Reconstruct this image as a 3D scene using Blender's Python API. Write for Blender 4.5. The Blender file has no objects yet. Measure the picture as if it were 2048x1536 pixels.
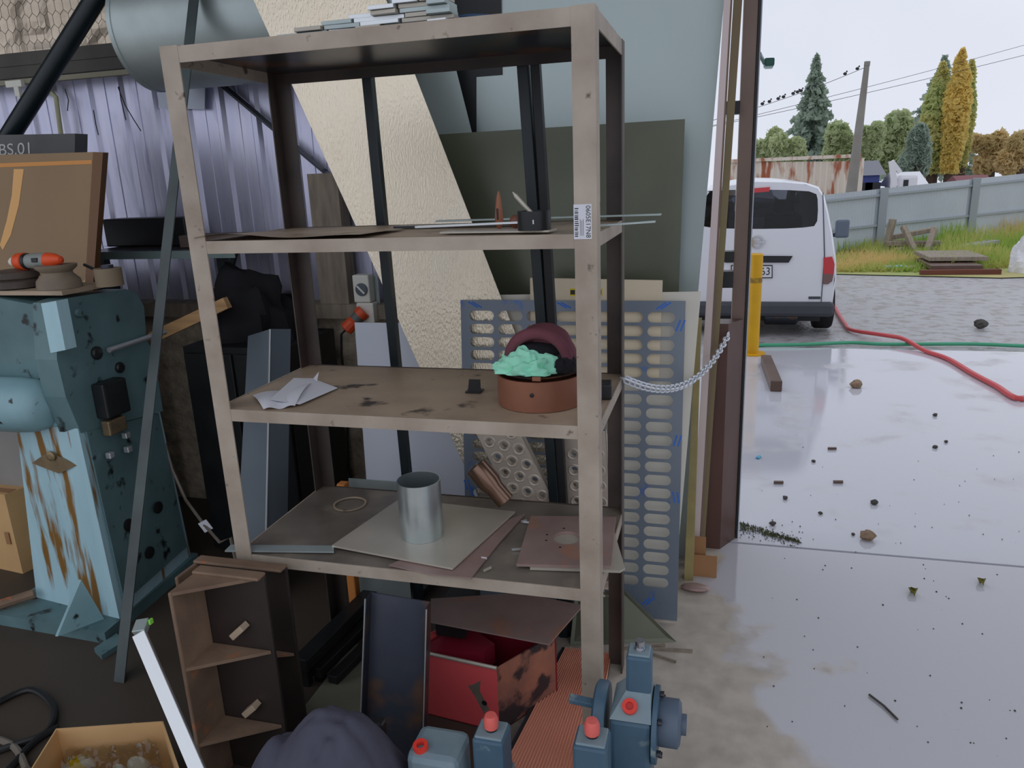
import bpy, bmesh, math, random
from mathutils import Vector as V, Matrix as MX, noise
random.seed(7)
scene = bpy.context.scene
COL = scene.collection

# ------------------------------------------------------------------ camera
F_PX, CX, CY, CAM_H = 1500.0, 1024.0, 768.0, 1.70
_dn = V((220, 5422, 1500)).normalized()
_mx = V((-5558, -187, 1500)); _mx = (_mx - _dn * _mx.dot(_dn)).normalized()
_X = -_mx; _Z = -_dn; _Y = _Z.cross(_X)
if _Y.z < 0: _Y = -_Y
RM = MX((_X, _Y, _Z))                      # world = RM @ cam (x right, y down, z forward)
CAM = V((0, 0, CAM_H))
cd = bpy.data.cameras.new('camera'); cam = bpy.data.objects.new('camera', cd); COL.objects.link(cam)
cx_, cy_, cz_ = (RM @ V((1, 0, 0))), (RM @ V((0, -1, 0))), (RM @ V((0, 0, -1)))
cam.matrix_world = MX(((cx_.x, cy_.x, cz_.x, 0), (cx_.y, cy_.y, cz_.y, 0), (cx_.z, cy_.z, cz_.z, CAM_H), (0, 0, 0, 1)))
cd.sensor_width = 36; cd.lens = 36 * F_PX / 2048; cd.clip_start = .05; cd.clip_end = 1000
scene.camera = cam
# ------------------------------------------------------------------ overcast sky
w = bpy.data.worlds.new('overcast'); scene.world = w; w.use_nodes = True
wn, wl = w.node_tree.nodes, w.node_tree.links
bg = wn['Background']
tc = wn.new('ShaderNodeTexCoord'); nz = wn.new('ShaderNodeTexNoise'); rp = wn.new('ShaderNodeValToRGB')
nz.inputs['Scale'].default_value = 2.2; nz.inputs['Detail'].default_value = 4
rp.color_ramp.elements[0].position = .35; rp.color_ramp.elements[0].color = (.73, .765, .875, 1)
rp.color_ramp.elements[1].position = .68; rp.color_ramp.elements[1].color = (.83, .855, .93, 1)
wl.new(tc.outputs['Generated'], nz.inputs['Vector']); wl.new(nz.outputs['Fac'], rp.inputs['Fac']); wl.new(rp.outputs['Color'], bg.inputs['Color'])
bg.inputs['Strength'].default_value = 1.0
vs = scene.view_settings
vs.view_transform = 'Standard'; vs.look = 'None'; vs.exposure = 0.0; vs.gamma = 1; vs.use_curve_mapping = False

# ------------------------------------------------------------------ calibrated helpers: pixel of the 2048x1536 photograph -> ray -> point on a plane of the place
def ray(px, py): return RM @ V(((px - CX) / F_PX, (py - CY) / F_PX, 1))
def PL(px, py, plane):
    p, n = plane; d = ray(px, py); return CAM + d * ((p - CAM).dot(n) / d.dot(n))
def ZP(px, py, z=0.0): return PL(px, py, (V((0, 0, z)), V((0, 0, 1))))
def YP(px, py, y): return PL(px, py, (V((0, y, 0)), V((0, 1, 0))))
def XP(px, py, x): return PL(px, py, (V((x, 0, 0)), V((1, 0, 0))))
def FL(px, py): return ZP(px, py, 0)
SLOPE, Y0 = .025, 3.4
def gz(y): return -SLOPE * (y - Y0) if y > Y0 else 0.0
def GR(px, py):
    p = FL(px, py)
    return p if p.y <= Y0 else PL(px, py, (V((0, Y0, 0)), V((0, SLOPE, 1)).normalized()))
def lean(yb, yt, zt, yaw=0.0):              # plane through (.,yb,0) and (.,yt,zt)
    d = V((0, yt - yb, zt)); x = V((math.cos(yaw), math.sin(yaw), 0))
    n = x.cross(d).normalized()
    return (V((0, yb, 0)), n)

# ------------------------------------------------------------------ materials
LIFT = 1.8
def lin(c):
    c = [v / 255 for v in c]; k = LIFT if max(c) > .25 else 1.0
    o = [v / 12.92 if v <= .04045 else ((v + .055) / 1.055) ** 2.4 for v in c]
    k = max(1.0, min(k, .84 / max(max(o), 1e-6))); return tuple(k * v for v in o) + (1,)
def M(name, c1, c2=None, sc=6, rough=.6, metal=0.0, bump=0.0, bsc=None, c3=None, sc3=14, thr=.62, stretch=(1, 1, 1), r2=None, spec=.5, det=6, soft=.04, mid=.5, wid=.25):
    m = bpy.data.materials.new(name); m.use_nodes = True
    n, l = m.node_tree.nodes, m.node_tree.links; b = n['Principled BSDF']
    b.inputs['Base Color'].default_value = lin(c1); b.inputs['Roughness'].default_value = rough
    b.inputs['Metallic'].default_value = metal; b.inputs['Specular IOR Level'].default_value = spec
    if c2 is None and c3 is None and not bump: return m
    t = n.new('ShaderNodeTexCoord'); mp = n.new('ShaderNodeMapping'); mp.inputs['Scale'].default_value = stretch
    l.new(t.outputs['Object'], mp.inputs['Vector'])
    out = None
    if c2 is not None:
        a = n.new('ShaderNodeTexNoise'); a.inputs['Scale'].default_value = sc; a.inputs['Detail'].default_value = det
        l.new(mp.outputs['Vector'], a.inputs['Vector'])
        r = n.new('ShaderNodeValToRGB'); e = r.color_ramp.elements
        e[0].position = mid - wid; e[0].color = lin(c1); e[1].position = mid + wid; e[1].color = lin(c2)
        l.new(a.outputs['Fac'], r.inputs['Fac']); out = r.outputs['Color']
        if r2 is not None:
            q = n.new('ShaderNodeMapRange'); q.inputs['From Min'].default_value = mid - wid; q.inputs['From Max'].default_value = mid + wid
            q.inputs['To Min'].default_value = rough; q.inputs['To Max'].default_value = r2
            l.new(a.outputs['Fac'], q.inputs['Value']); l.new(q.outputs['Result'], b.inputs['Roughness'])
    if c3 is not None:
        a3 = n.new('ShaderNodeTexNoise'); a3.inputs['Scale'].default_value = sc3; a3.inputs['Detail'].default_value = 5
        l.new(mp.outputs['Vector'], a3.inputs['Vector'])
        q = n.new('ShaderNodeMapRange'); q.inputs['From Min'].default_value = thr - soft; q.inputs['From Max'].default_value = thr + soft
        l.new(a3.outputs['Fac'], q.inputs['Value'])
        mx = n.new('ShaderNodeMix'); mx.data_type = 'RGBA'
        l.new(q.outputs['Result'], mx.inputs['Factor'])
        if out: l.new(out, mx.inputs['A'])
        else: mx.inputs['A'].default_value = lin(c1)
        mx.inputs['B'].default_value = lin(c3); out = mx.outputs['Result']
    if out: l.new(out, b.inputs['Base Color'])
    if bump:
        ab = n.new('ShaderNodeTexNoise'); ab.inputs['Scale'].default_value = bsc or sc * 4; ab.inputs['Detail'].default_value = 4
        l.new(mp.outputs['Vector'], ab.inputs['Vector'])
        bp = n.new('ShaderNodeBump'); bp.inputs['Strength'].default_value = bump; bp.inputs['Distance'].default_value = .01
        l.new(ab.outputs['Fac'], bp.inputs['Height']); l.new(bp.outputs['Normal'], b.inputs['Normal'])
    return m
def glass(name, tint, fac=.55):
    m = bpy.data.materials.new(name); m.use_nodes = True
    n, l = m.node_tree.nodes, m.node_tree.links; o = n['Material Output']; n.remove(n['Principled BSDF'])
    tr = n.new('ShaderNodeBsdfTransparent'); tr.inputs['Color'].default_value = lin(tint)
    g = n.new('ShaderNodeBsdfGlossy'); g.inputs['Roughness'].default_value = .03
    fr = n.new('ShaderNodeFresnel'); fr.inputs['IOR'].default_value = 1.5; mx = n.new('ShaderNodeMixShader')
    l.new(fr.outputs[0], mx.inputs[0]); l.new(tr.outputs[0], mx.inputs[1]); l.new(g.outputs[0], mx.inputs[2]); l.new(mx.outputs[0], o.inputs['Surface'])
    return m

# ------------------------------------------------------------------ mesh builder
class MB:
    def __init__(s): s.v = []; s.f = []
    def add(s, vs, fs):
        o = len(s.v); s.v += [V(p) for p in vs]; s.f += [[i + o for i in q] for q in fs]; return s
    def box(s, a, b):
        x0, y0, z0 = [min(i, j) for i, j in zip(a, b)]; x1, y1, z1 = [max(i, j) for i, j in zip(a, b)]
        return s.add([(x0, y0, z0), (x1, y0, z0), (x1, y1, z0), (x0, y1, z0), (x0, y0, z1), (x1, y0, z1), (x1, y1, z1), (x0, y1, z1)],
                     [(0, 3, 2, 1), (4, 5, 6, 7), (0, 1, 5, 4), (1, 2, 6, 5), (2, 3, 7, 6), (3, 0, 4, 7)])
    def obox(s, c, hx, hy, hz, bev=0.0):   # centre and three half vectors
        c, hx, hy, hz = V(c), V(hx), V(hy), V(hz)
        if bev:
            bm = bmesh.new(); bmesh.ops.create_cube(bm, size=2)
            L = (hx.length, hy.length, hz.length)
            for v in bm.verts: v.co = V((v.co.x * L[0], v.co.y * L[1], v.co.z * L[2]))
            bmesh.ops.bevel(bm, geom=list(bm.edges), offset=min(bev, min(L) * .9), segments=2, affect='EDGES', profile=.5)
            u = (hx.normalized(), hy.normalized(), hz.normalized()); bm.verts.index_update()
            s.add([c + u[0] * v.co.x + u[1] * v.co.y + u[2] * v.co.z for v in bm.verts], [[v.index for v in f.verts] for f in bm.faces]); bm.free(); return s
        P = [c + hx * i + hy * j + hz * k for k in (-1, 1) for i, j in ((-1, -1), (1, -1), (1, 1), (-1, 1))]
        return s.add(P, [(0, 3, 2, 1), (4, 5, 6, 7), (0, 1, 5, 4), (1, 2, 6, 5), (2, 3, 7, 6), (3, 0, 4, 7)])
    def bar(s, a, b, w, h, up=(0, 0, 1), bev=0.0):   # rectangular bar from a to b
        a, b = V(a), V(b); d = (b - a); x = d.normalized(); y = V(up).cross(x)
        if y.length < 1e-4: y = V((1, 0, 0)).cross(x)
        y.normalize(); z = x.cross(y)
        return s.obox((a + b) / 2, d / 2, y * w / 2, z * h / 2, bev)
    def prism(s, pts, vec):
        pts = [V(p) for p in pts]; vec = V(vec); n = len(pts)
        return s.add(pts + [p + vec for p in pts], [list(range(n))[::-1], list(range(n, 2 * n))] + [(i, (i + 1) % n, n + (i + 1) % n, n + i) for i in range(n)])
    def tube(s, path, r, n=8, caps=True):
        path = [V(p) for p in path]; rs = r if isinstance(r, (list, tuple)) else [r] * len(path)
        ring = []; prev = None
        for i, p in enumerate(path):
            t = (path[min(i + 1, len(path) - 1)] - path[max(i - 1, 0)]).normalized()
            if prev is None: u = t.orthogonal().normalized()
            else: u = (prev - t * prev.dot(t)).normalized()
            prev = u; w_ = t.cross(u)
            ring.append([p + (u * math.cos(2 * math.pi * k / n) + w_ * math.sin(2 * math.pi * k / n)) * rs[i] for k in range(n)])
        fs = []
        for i in range(len(path) - 1):
            for k in range(n): fs.append((i * n + k, i * n + (k + 1) % n, (i + 1) * n + (k + 1) % n, (i + 1) * n + k))
        if caps: fs += [list(range(n))[::-1], [(len(path) - 1) * n + k for k in range(n)]]
        return s.add([q for R in ring for q in R], fs)
    def lathe(s, prof, o, ax=(0, 0, 1), n=24, caps=True):   # prof = [(r, h), ...]
        o = V(o); ax = V(ax).normalized(); u = ax.orthogonal().normalized(); w_ = ax.cross(u); P = []
        for r, h in prof:
            for k in range(n): P.append(o + ax * h + (u * math.cos(2 * math.pi * k / n) + w_ * math.sin(2 * math.pi * k / n)) * r)
        fs = [(i * n + k, i * n + (k + 1) % n, (i + 1) * n + (k + 1) % n, (i + 1) * n + k) for i in range(len(prof) - 1) for k in range(n)]
        if caps and prof[0][0] > 1e-4: fs.append(list(range(n))[::-1])
        if caps and prof[-1][0] > 1e-4: fs.append([(len(prof) - 1) * n + k for k in range(n)])
        return s.add(P, fs)
    def shell(s, r0, r1, h, o, ax=(0, 0, 1), n=32):   # open pipe with wall thickness
        o = V(o); ax = V(ax).normalized(); u = ax.orthogonal().normalized(); w_ = ax.cross(u); P = []
        for r, z in ((r1, 0), (r1, h), (r0, h), (r0, 0)):
            for k in range(n): P.append(o + ax * z + (u * math.cos(2 * math.pi * k / n) + w_ * math.sin(2 * math.pi * k / n)) * r)
        return s.add(P, [(i * n + k, i * n + (k + 1) % n, ((i + 1) % 4) * n + (k + 1) % n, ((i + 1) % 4) * n + k) for i in range(4) for k in range(n)])
    def ell(s, c, rx, ry, rz, nu=14, nv=8, jit=0.0):
        c = V(c); P = []; 
        for j in range(nv + 1):
            a = math.pi * j / nv - math.pi / 2
            for i in range(nu):
                b = 2 * math.pi * i / nu; d = V((math.cos(a) * math.cos(b), math.cos(a) * math.sin(b), math.sin(a)))
                k = 1 + (noise.noise(d * 2.3 + c * 9) * jit if jit else 0)
                P.append(c + V((d.x * rx * k, d.y * ry * k, d.z * rz * k)))
        return s.add(P, [(j * nu + i, j * nu + (i + 1) % nu, (j + 1) * nu + (i + 1) % nu, (j + 1) * nu + i) for j in range(nv) for i in range(nu)])
    def grid(s, fn, nu, nv):
        P = [V(fn(i / nu, j / nv)) for j in range(nv + 1) for i in range(nu + 1)]; k = nu + 1
        return s.add(P, [(j * k + i, j * k + i + 1, (j + 1) * k + i + 1, (j + 1) * k + i) for j in range(nv) for i in range(nu)])
    def holed(s, o, ux, uy, t, w_, h, sw, sh, n=16):   # one cell w x h of a sheet with a slot sw x sh through it
        r = min(sw, sh) / 2; inner = []
        for k in range(n):
            a = 2 * math.pi * (k + .5) / n; c, q = math.cos(a), math.sin(a)
            inner.append((c * r + math.copysign(max(sw / 2 - r, 0), c), q * r + math.copysign(max(sh / 2 - r, 0), q)))
        outer = []
        for x, y in inner:
            k = min((w_ / 2) / max(abs(x), 1e-6), (h / 2) / max(abs(y), 1e-6)); outer.append([x * k, y * k])
        for sx in (-1, 1):
            for sy in (-1, 1):
                i = min(range(n), key=lambda i: (outer[i][0] - sx * w_ / 2) ** 2 + (outer[i][1] - sy * h / 2) ** 2); outer[i] = [sx * w_ / 2, sy * h / 2]
        o, ux, uy, t = V(o), V(ux), V(uy), V(t)
        P = [o + ux * x + uy * y for x, y in outer] + [o + ux * x + uy * y for x, y in inner]
        P += [p + t for p in P]; f = []
        for k in range(n):
            j = (k + 1) % n
            f += [(k, j, n + j, n + k), (2 * n + k, 3 * n + k, 3 * n + j, 2 * n + j), (n + k, n + j, 3 * n + j, 3 * n + k)]
        return s.add(P, f)
    def mesh(s, name, mat, off=V((0, 0, 0)), smooth=False):
        me = bpy.data.meshes.new(name); me.from_pydata([tuple(p - off) for p in s.v], [], s.f); me.update()
        bm = bmesh.new(); bm.from_mesh(me); bmesh.ops.recalc_face_normals(bm, faces=bm.faces); bm.to_mesh(me); bm.free()
        if mat: me.materials.append(mat)
        if smooth:
            me.polygons.foreach_set('use_smooth', [True] * len(me.polygons))
            try: me.set_sharp_from_angle(angle=math.radians(40))
            except Exception: pass
        return me

class T:                                     # one thing = one top-level object
    def __init__(s, name, label=None, cat=None, group=None, kind=None): s.name, s.label, s.cat, s.group, s.kind, s.p = name, label, cat, group, kind, []
    def add(s, name, mb, mat, parent=None, label=None, smooth=False, kind=None, inst=None):
        s.p.append(dict(n=name, mb=mb, m=mat, par=parent, l=label, s=smooth, k=kind, inst=inst)); return len(s.p) - 1
    def copies(s, name, mesh, mats, parent=None):      # alike pieces that share mesh data
        for m in mats: s.p.append(dict(n=name, mb=None, m=None, par=parent, l=None, s=False, k=None, inst=(mesh, m)))
    def done(s):
        pts = [q for p in s.p if p['mb'] for q in p['mb'].v] or [p['inst'][1].translation for p in s.p]
        lo = V((min(q.x for q in pts), min(q.y for q in pts), min(q.z for q in pts))); hi = V((max(q.x for q in pts), max(q.y for q in pts), 0))
        loc = V(((lo.x + hi.x) / 2, (lo.y + hi.y) / 2, lo.z))
        single = len(s.p) == 1 and s.p[0]['n'] is None
        if single:
            p = s.p[0]; o = bpy.data.objects.new(s.name, p['mb'].mesh(s.name, p['m'], loc, p['s'])); root = o
        else:
            root = bpy.data.objects.new(s.name, None); root.empty_display_size = .05
        COL.objects.link(root); root.location = loc
        for k, v in (('label', s.label), ('category', s.cat), ('group', s.group), ('kind', s.kind)):
            if v: root[k] = v
        objs = []
        if not single:
            for p in s.p:
                if p['inst']:
                    o = bpy.data.objects.new(p['n'], p['inst'][0]); mt = p['inst'][1].copy(); mt.translation -= loc
                else:
                    o = bpy.data.objects.new(p['n'], p['mb'].mesh(p['n'], p['m'], loc, p['s'])); mt = None
                COL.objects.link(o); o.parent = root if p['par'] is None else objs[p['par']]
                if mt is not None: o.matrix_local = mt
                if p['l']: o['label'] = p['l']
                if p['k']: o['kind'] = p['k']
                objs.append(o)
        s.root = root; return root
def one(name, mb, mat, label=None, cat=None, group=None, kind=None, smooth=False):
    t = T(name, label, cat, group, kind); t.add(None, mb, mat, smooth=smooth); return t.done()
def text_mb(txt, o, ux, uy, h, align='CENTER', sx=1.0):     # lettering as flat mesh, height h
    c = bpy.data.curves.new('lettering', 'FONT'); c.body = txt; c.align_x = align; c.align_y = 'CENTER'; c.size = h * 1.4
    ob = bpy.data.objects.new('lettering', c); COL.objects.link(ob); bpy.context.view_layer.update()
    me = bpy.data.meshes.new_from_object(ob.evaluated_get(bpy.context.evaluated_depsgraph_get()))
    o, ux, uy = V(o), V(ux).normalized(), V(uy).normalized(); mb = MB()
    mb.add([o + ux * v.co.x * sx + uy * v.co.y for v in me.vertices], [list(p.vertices) for p in me.polygons])
    bpy.data.objects.remove(ob); bpy.data.meshes.remove(me); return mb

# ------------------------------------------------------------------ material library
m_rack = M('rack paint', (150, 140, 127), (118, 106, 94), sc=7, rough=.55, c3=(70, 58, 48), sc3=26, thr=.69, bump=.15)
m_rackb = M('oily shaded rack post', (70, 60, 55), (50, 43, 40), sc=5, rough=.45)  # back of the rack coloured darker for shade as well as oil
m_rackplate = M('dusty shelf plate', (150, 134, 114), (116, 101, 86), sc=5, rough=.5, c3=(55, 46, 40), sc3=9, thr=.66, bump=.15)
m_rackplate2 = M('oily shelf plate', (104, 97, 88), (72, 66, 60), sc=6, rough=.38, c3=(112, 104, 92), sc3=7, thr=.62, soft=.1)
m_zinc = M('galvanised steel', (178, 188, 190), (150, 160, 163), sc=9, rough=.3, metal=.9, bump=.03)
m_perf = M('punched strip steel', (176, 166, 152), (160, 152, 142), sc=6, rough=.4, metal=.35)
m_zincd = M('dull galvanised', (150, 160, 158), (132, 142, 141), sc=6, rough=.42, metal=.55)
m_clad = M('zinc cladding', (156, 157, 178), (172, 172, 186), sc=4, rough=.34, metal=.6, stretch=(5, 5, .6), bump=.12, bsc=7, c3=(128, 127, 146), sc3=5, thr=.68, soft=.1)
m_emboss = M('stucco embossed aluminium', (196, 184, 162), (182, 174, 158), sc=4, rough=.3, metal=.85, bump=.4, bsc=120, stretch=(1.4, 1.4, .5))  # warm base colour paints in the reflection of warm surroundings
m_black = M('black steel', (38, 40, 42), (24, 25, 27), sc=9, rough=.45)
m_dark = M('mill scale steel', (54, 58, 66), (36, 39, 45), sc=5, rough=.32, metal=.4, c3=(92, 64, 44), sc3=5, thr=.6, soft=.08)
m_tealtube = M('dark teal tube', (30, 44, 48), (20, 30, 34), sc=8, rough=.35)
m_olive = M('dark oiled sheet', (84, 87, 72), (66, 69, 58), sc=2, rough=.3, metal=.3)
m_sheetA = M('pale zinc sheet', (142, 153, 151), (132, 143, 142), sc=1.3, rough=.36, metal=.5)
m_white = M('white coated sheet', (205, 210, 220), (190, 196, 208), sc=2, rough=.4)
m_film = M('blue filmed sheet', (100, 108, 116), (90, 100, 112), sc=3, rough=.3, metal=.15, c3=(40, 82, 150), sc3=9, thr=.68, stretch=(1, 1, .6))
m_cream = M('cream board', (218, 205, 178), (205, 190, 165), sc=4, rough=.7)
m_cream2 = M('pale primer sheet', (226, 222, 208), (214, 210, 198), sc=3, rough=.5)
m_teal = M('machine paint', (122, 152, 158), (94, 124, 130), sc=4, rough=.42, c3=(38, 42, 40), sc3=17, thr=.66, soft=.03, bump=.12)
m_tealr = M('rust streaked machine paint', (146, 174, 182), (126, 156, 164), sc=4, rough=.4, c3=(104, 74, 30), sc3=5.5, thr=.565, soft=.03, stretch=(2.2, 2.2, .28), bump=.1)
m_teald = M('greasy shaded machine paint', (84, 110, 113), (60, 82, 85), sc=4, rough=.45, c3=(30, 33, 32), sc3=15, thr=.66, bump=.15)  # darker teal for grease, and for shadow painted on the press head
m_brass = M('tarnished plate', (120, 104, 78), (90, 80, 64), sc=20, rough=.4, metal=.6)
m_bronze = M('bronze panel', (112, 90, 62), (96, 78, 56), sc=2.2, rough=.33, metal=.3, c3=(176, 136, 84), sc3=5, thr=.68, soft=.02, stretch=(1, 1, .45))
m_sign = M('charcoal panel', (72, 74, 74), (60, 62, 62), sc=3, rough=.5)
m_signtxt = M('sign lettering', (150, 152, 150), rough=.6)
m_grey = M('grey cabinet paint', (122, 120, 116), (104, 102, 100), sc=3, rough=.5)
m_card = M('cardboard', (172, 140, 98), (156, 124, 84), sc=5, rough=.85)
m_cardd = M('brown cardboard', (138, 102, 70), (120, 88, 60), sc=5, rough=.85)
m_wood = M('sawn timber', (176, 142, 100), (140, 108, 74), sc=4, rough=.75, stretch=(1, 8, 8))
m_woodg = M('grey weathered timber', (128, 118, 104), (92, 84, 74), sc=5, rough=.85, stretch=(6, 6, 1))
m_conc = M('rough dwarf wall', (168, 156, 138), (112, 102, 88), sc=16, rough=.9, bump=1.0, bsc=34)
m_foil = M('foil insulation', (186, 174, 156), (146, 134, 118), sc=4, rough=.34, metal=.7, bump=.3, bsc=9)
m_wire = M('netting wire', (60, 56, 50), rough=.5, metal=.6)
m_orange = M('orange plastic', (214, 78, 34), rough=.45)
m_red = M('red enamel', (214, 88, 90), (200, 76, 80), sc=3, rough=.45, c3=(96, 62, 44), sc3=7, thr=.66)
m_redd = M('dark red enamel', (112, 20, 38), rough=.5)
m_peel = M('peeling copper paint', (150, 96, 74), (92, 66, 62), sc=7, rough=.55, c3=(62, 50, 52), sc3=11, thr=.56, bump=.3)
m_copper = M('copper coloured sheet', (212, 160, 138), (202, 148, 124), sc=3, rough=.42, metal=.25)
m_copperb = M('copper tin', (124, 82, 62), (106, 68, 52), sc=6, rough=.5, metal=.25)
m_rust = M('rusty cast plate', (112, 92, 74), (76, 60, 50), sc=6, rough=.75, c3=(140, 82, 48), sc3=8, thr=.66, bump=.25)
m_castd = M('shaded black casting', (58, 48, 44), (40, 34, 32), sc=6, rough=.5)  # near-black colour stands in for the shade inside the gusset brackets
m_rustp = M('purple brown plate', (138, 118, 112), (112, 94, 90), sc=5, rough=.45, metal=.25, c3=(150, 100, 72), sc3=6, thr=.66, soft=.1)
m_plate = M('grey cut plate', (160, 154, 142), (140, 136, 126), sc=4, rough=.4, metal=.3)
m_paper = M('white paper', (226, 228, 236), rough=.8)
m_pumpb = M('pump blue', (60, 84, 100), (50, 72, 88), sc=8, rough=.45, c3=(120, 132, 132), sc3=10, thr=.66, bump=.12)
m_pumpl = M('dusty pump blue', (112, 126, 130), (86, 104, 114), sc=7, rough=.5, bump=.12)
m_redcap = M('red plug', (206, 56, 44), rough=.45)
m_navy = M('navy workwear', (64, 64, 76), (54, 54, 66), sc=9, rough=.9, bump=.2, bsc=60)
m_maroon = M('maroon felt', (96, 54, 62), (78, 44, 52), sc=10, rough=.95, bump=.2, bsc=90)
m_mint = M('mint rag', (150, 214, 186), (124, 190, 164), sc=12, rough=.9)
m_blackc = M('black cloth', (30, 30, 34), (20, 20, 24), sc=9, rough=.95)
m_brown = M('brown door steel', (78, 54, 46), (64, 44, 38), sc=3, rough=.42)
m_brownc = M('brown jamb column', (112, 94, 84), (92, 76, 68), sc=3, rough=.5)
m_pink = M('pale folded door sheet', (186, 172, 168), (170, 158, 156), sc=2, rough=.45)
m_yellowf = M('yellow foam edge', (138, 126, 84), (116, 106, 74), sc=8, rough=.9, bump=.3)
LIFT = 1.0
m_yellow = M('yellow paint', (226, 174, 12), (214, 160, 8), sc=6, rough=.42, c3=(70, 56, 20), sc3=9, thr=.73)
LIFT = 1.8
m_ylabel = M('yellow label', (196, 176, 40), rough=.6)
m_chain = M('galvanised chain', (196, 200, 206), rough=.35, metal=.6)
m_greyp = M('pale switch plastic', (196, 196, 186), rough=.5)
m_greyd = M('dark dial', (70, 76, 84), rough=.4)
m_clear = glass('clear plastic film', (222, 224, 220))
m_yplast = M('yellow plastic', (226, 200, 30), rough=.45)
m_pipe = M('smoked brown pipe', (110, 88, 74), (84, 64, 54), sc=5, rough=.22, metal=.7)
m_hoseb = M('blue hose', (44, 66, 92), rough=.5)
m_silver = M('brushed aluminium', (196, 200, 202), (180, 184, 186), sc=20, rough=.35, metal=.75)
m_dirty = M('grey green dust', (96, 96, 82), rough=.9)
# outdoors
LIFT = 1.0
m_van = M('white car paint', (232, 234, 240), rough=.22, spec=.6)
m_vglass = glass('tinted glass', (168, 172, 182))
m_vblack = M('black trim', (36, 38, 42), rough=.5)
m_bumper = M('dark bumper', (70, 72, 80), rough=.55)
m_tyre = M('tyre rubber', (28, 28, 30), rough=.8)
m_tail = M('red lens', (200, 16, 30), rough=.15, spec=.8)
m_tailc = M('smoked lens', (120, 90, 88), rough=.15)
m_chrome = M('chrome', (190, 194, 200), rough=.15, metal=.95)
m_seat = M('seat cloth', (40, 42, 48), rough=.9)
m_fence = M('grey fence steel', (196, 204, 211), (184, 192, 200), sc=.8, rough=.4)
m_fencep = M('fence post steel', (158, 166, 172), rough=.5)
m_cont = M('rusting container', (232, 222, 208), (216, 204, 188), sc=.8, rough=.6, c3=(170, 100, 68), sc3=2.6, thr=.54, soft=.05, stretch=(1.2, 1.2, .3))
m_pole = M('concrete pole', (150, 146, 138), (132, 128, 120), sc=2, rough=.8)
m_bark = M('bark', (76, 62, 52), rough=.9)
def leafy(m, f=.55):
    n, l = m.node_tree.nodes, m.node_tree.links; b = n['Principled BSDF']; o = n['Material Output']
    tr = n.new('ShaderNodeBsdfTranslucent'); mx = n.new('ShaderNodeMixShader'); mx.inputs[0].default_value = f
    if b.inputs['Base Color'].is_linked: l.new(b.inputs['Base Color'].links[0].from_socket, tr.inputs['Color'])
    l.new(b.outputs[0], mx.inputs[1]); l.new(tr.outputs[0], mx.inputs[2]); l.new(mx.outputs[0], o.inputs['Surface']); return m
m_conif = M('conifer foliage', (165, 182, 166), (188, 203, 186), sc=.25, rough=.9)  # leaf colours from here to the orange one are paled to paint in haze
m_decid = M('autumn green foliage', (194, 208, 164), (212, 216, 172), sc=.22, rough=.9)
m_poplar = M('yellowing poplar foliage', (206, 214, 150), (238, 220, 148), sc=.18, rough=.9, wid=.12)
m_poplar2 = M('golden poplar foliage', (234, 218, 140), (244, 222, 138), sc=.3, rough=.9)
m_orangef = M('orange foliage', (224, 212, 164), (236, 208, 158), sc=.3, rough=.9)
m_grass = M('long grass', (158, 190, 88), (226, 204, 140), sc=.55, rough=.85, wid=.1)
for m_ in (m_conif, m_decid, m_poplar, m_poplar2, m_orangef, m_grass): leafy(m_)
m_ghose = M('green hose', (70, 166, 126), rough=.4)
m_rhose = M('red hose', (214, 84, 86), rough=.4)
m_plank = M('wet plank', (112, 88, 74), (84, 64, 54), sc=5, rough=.4)
m_stone = M('stone', (92, 88, 84), (66, 62, 58), sc=30, rough=.8)
m_stonet = M('tan stone', (164, 138, 112), (120, 98, 80), sc=24, rough=.8)
m_leaf = M('fallen leaf', (136, 134, 40), (96, 92, 30), sc=40, rough=.6)
m_bag = M('white sack', (226, 226, 230), rough=.6)
m_pcb = M('label print', (60, 60, 58), rough=.7)
m_greenl = M('green lamp housing', (34, 96, 82), rough=.4)
m_truckb = M('blue panel', (60, 76, 140), rough=.5)
m_roofg = M('grey roof', (120, 122, 130), rough=.6)
m_moss = M('moss and grit', (118, 128, 84), (80, 78, 66), sc=40, rough=.9)
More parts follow.
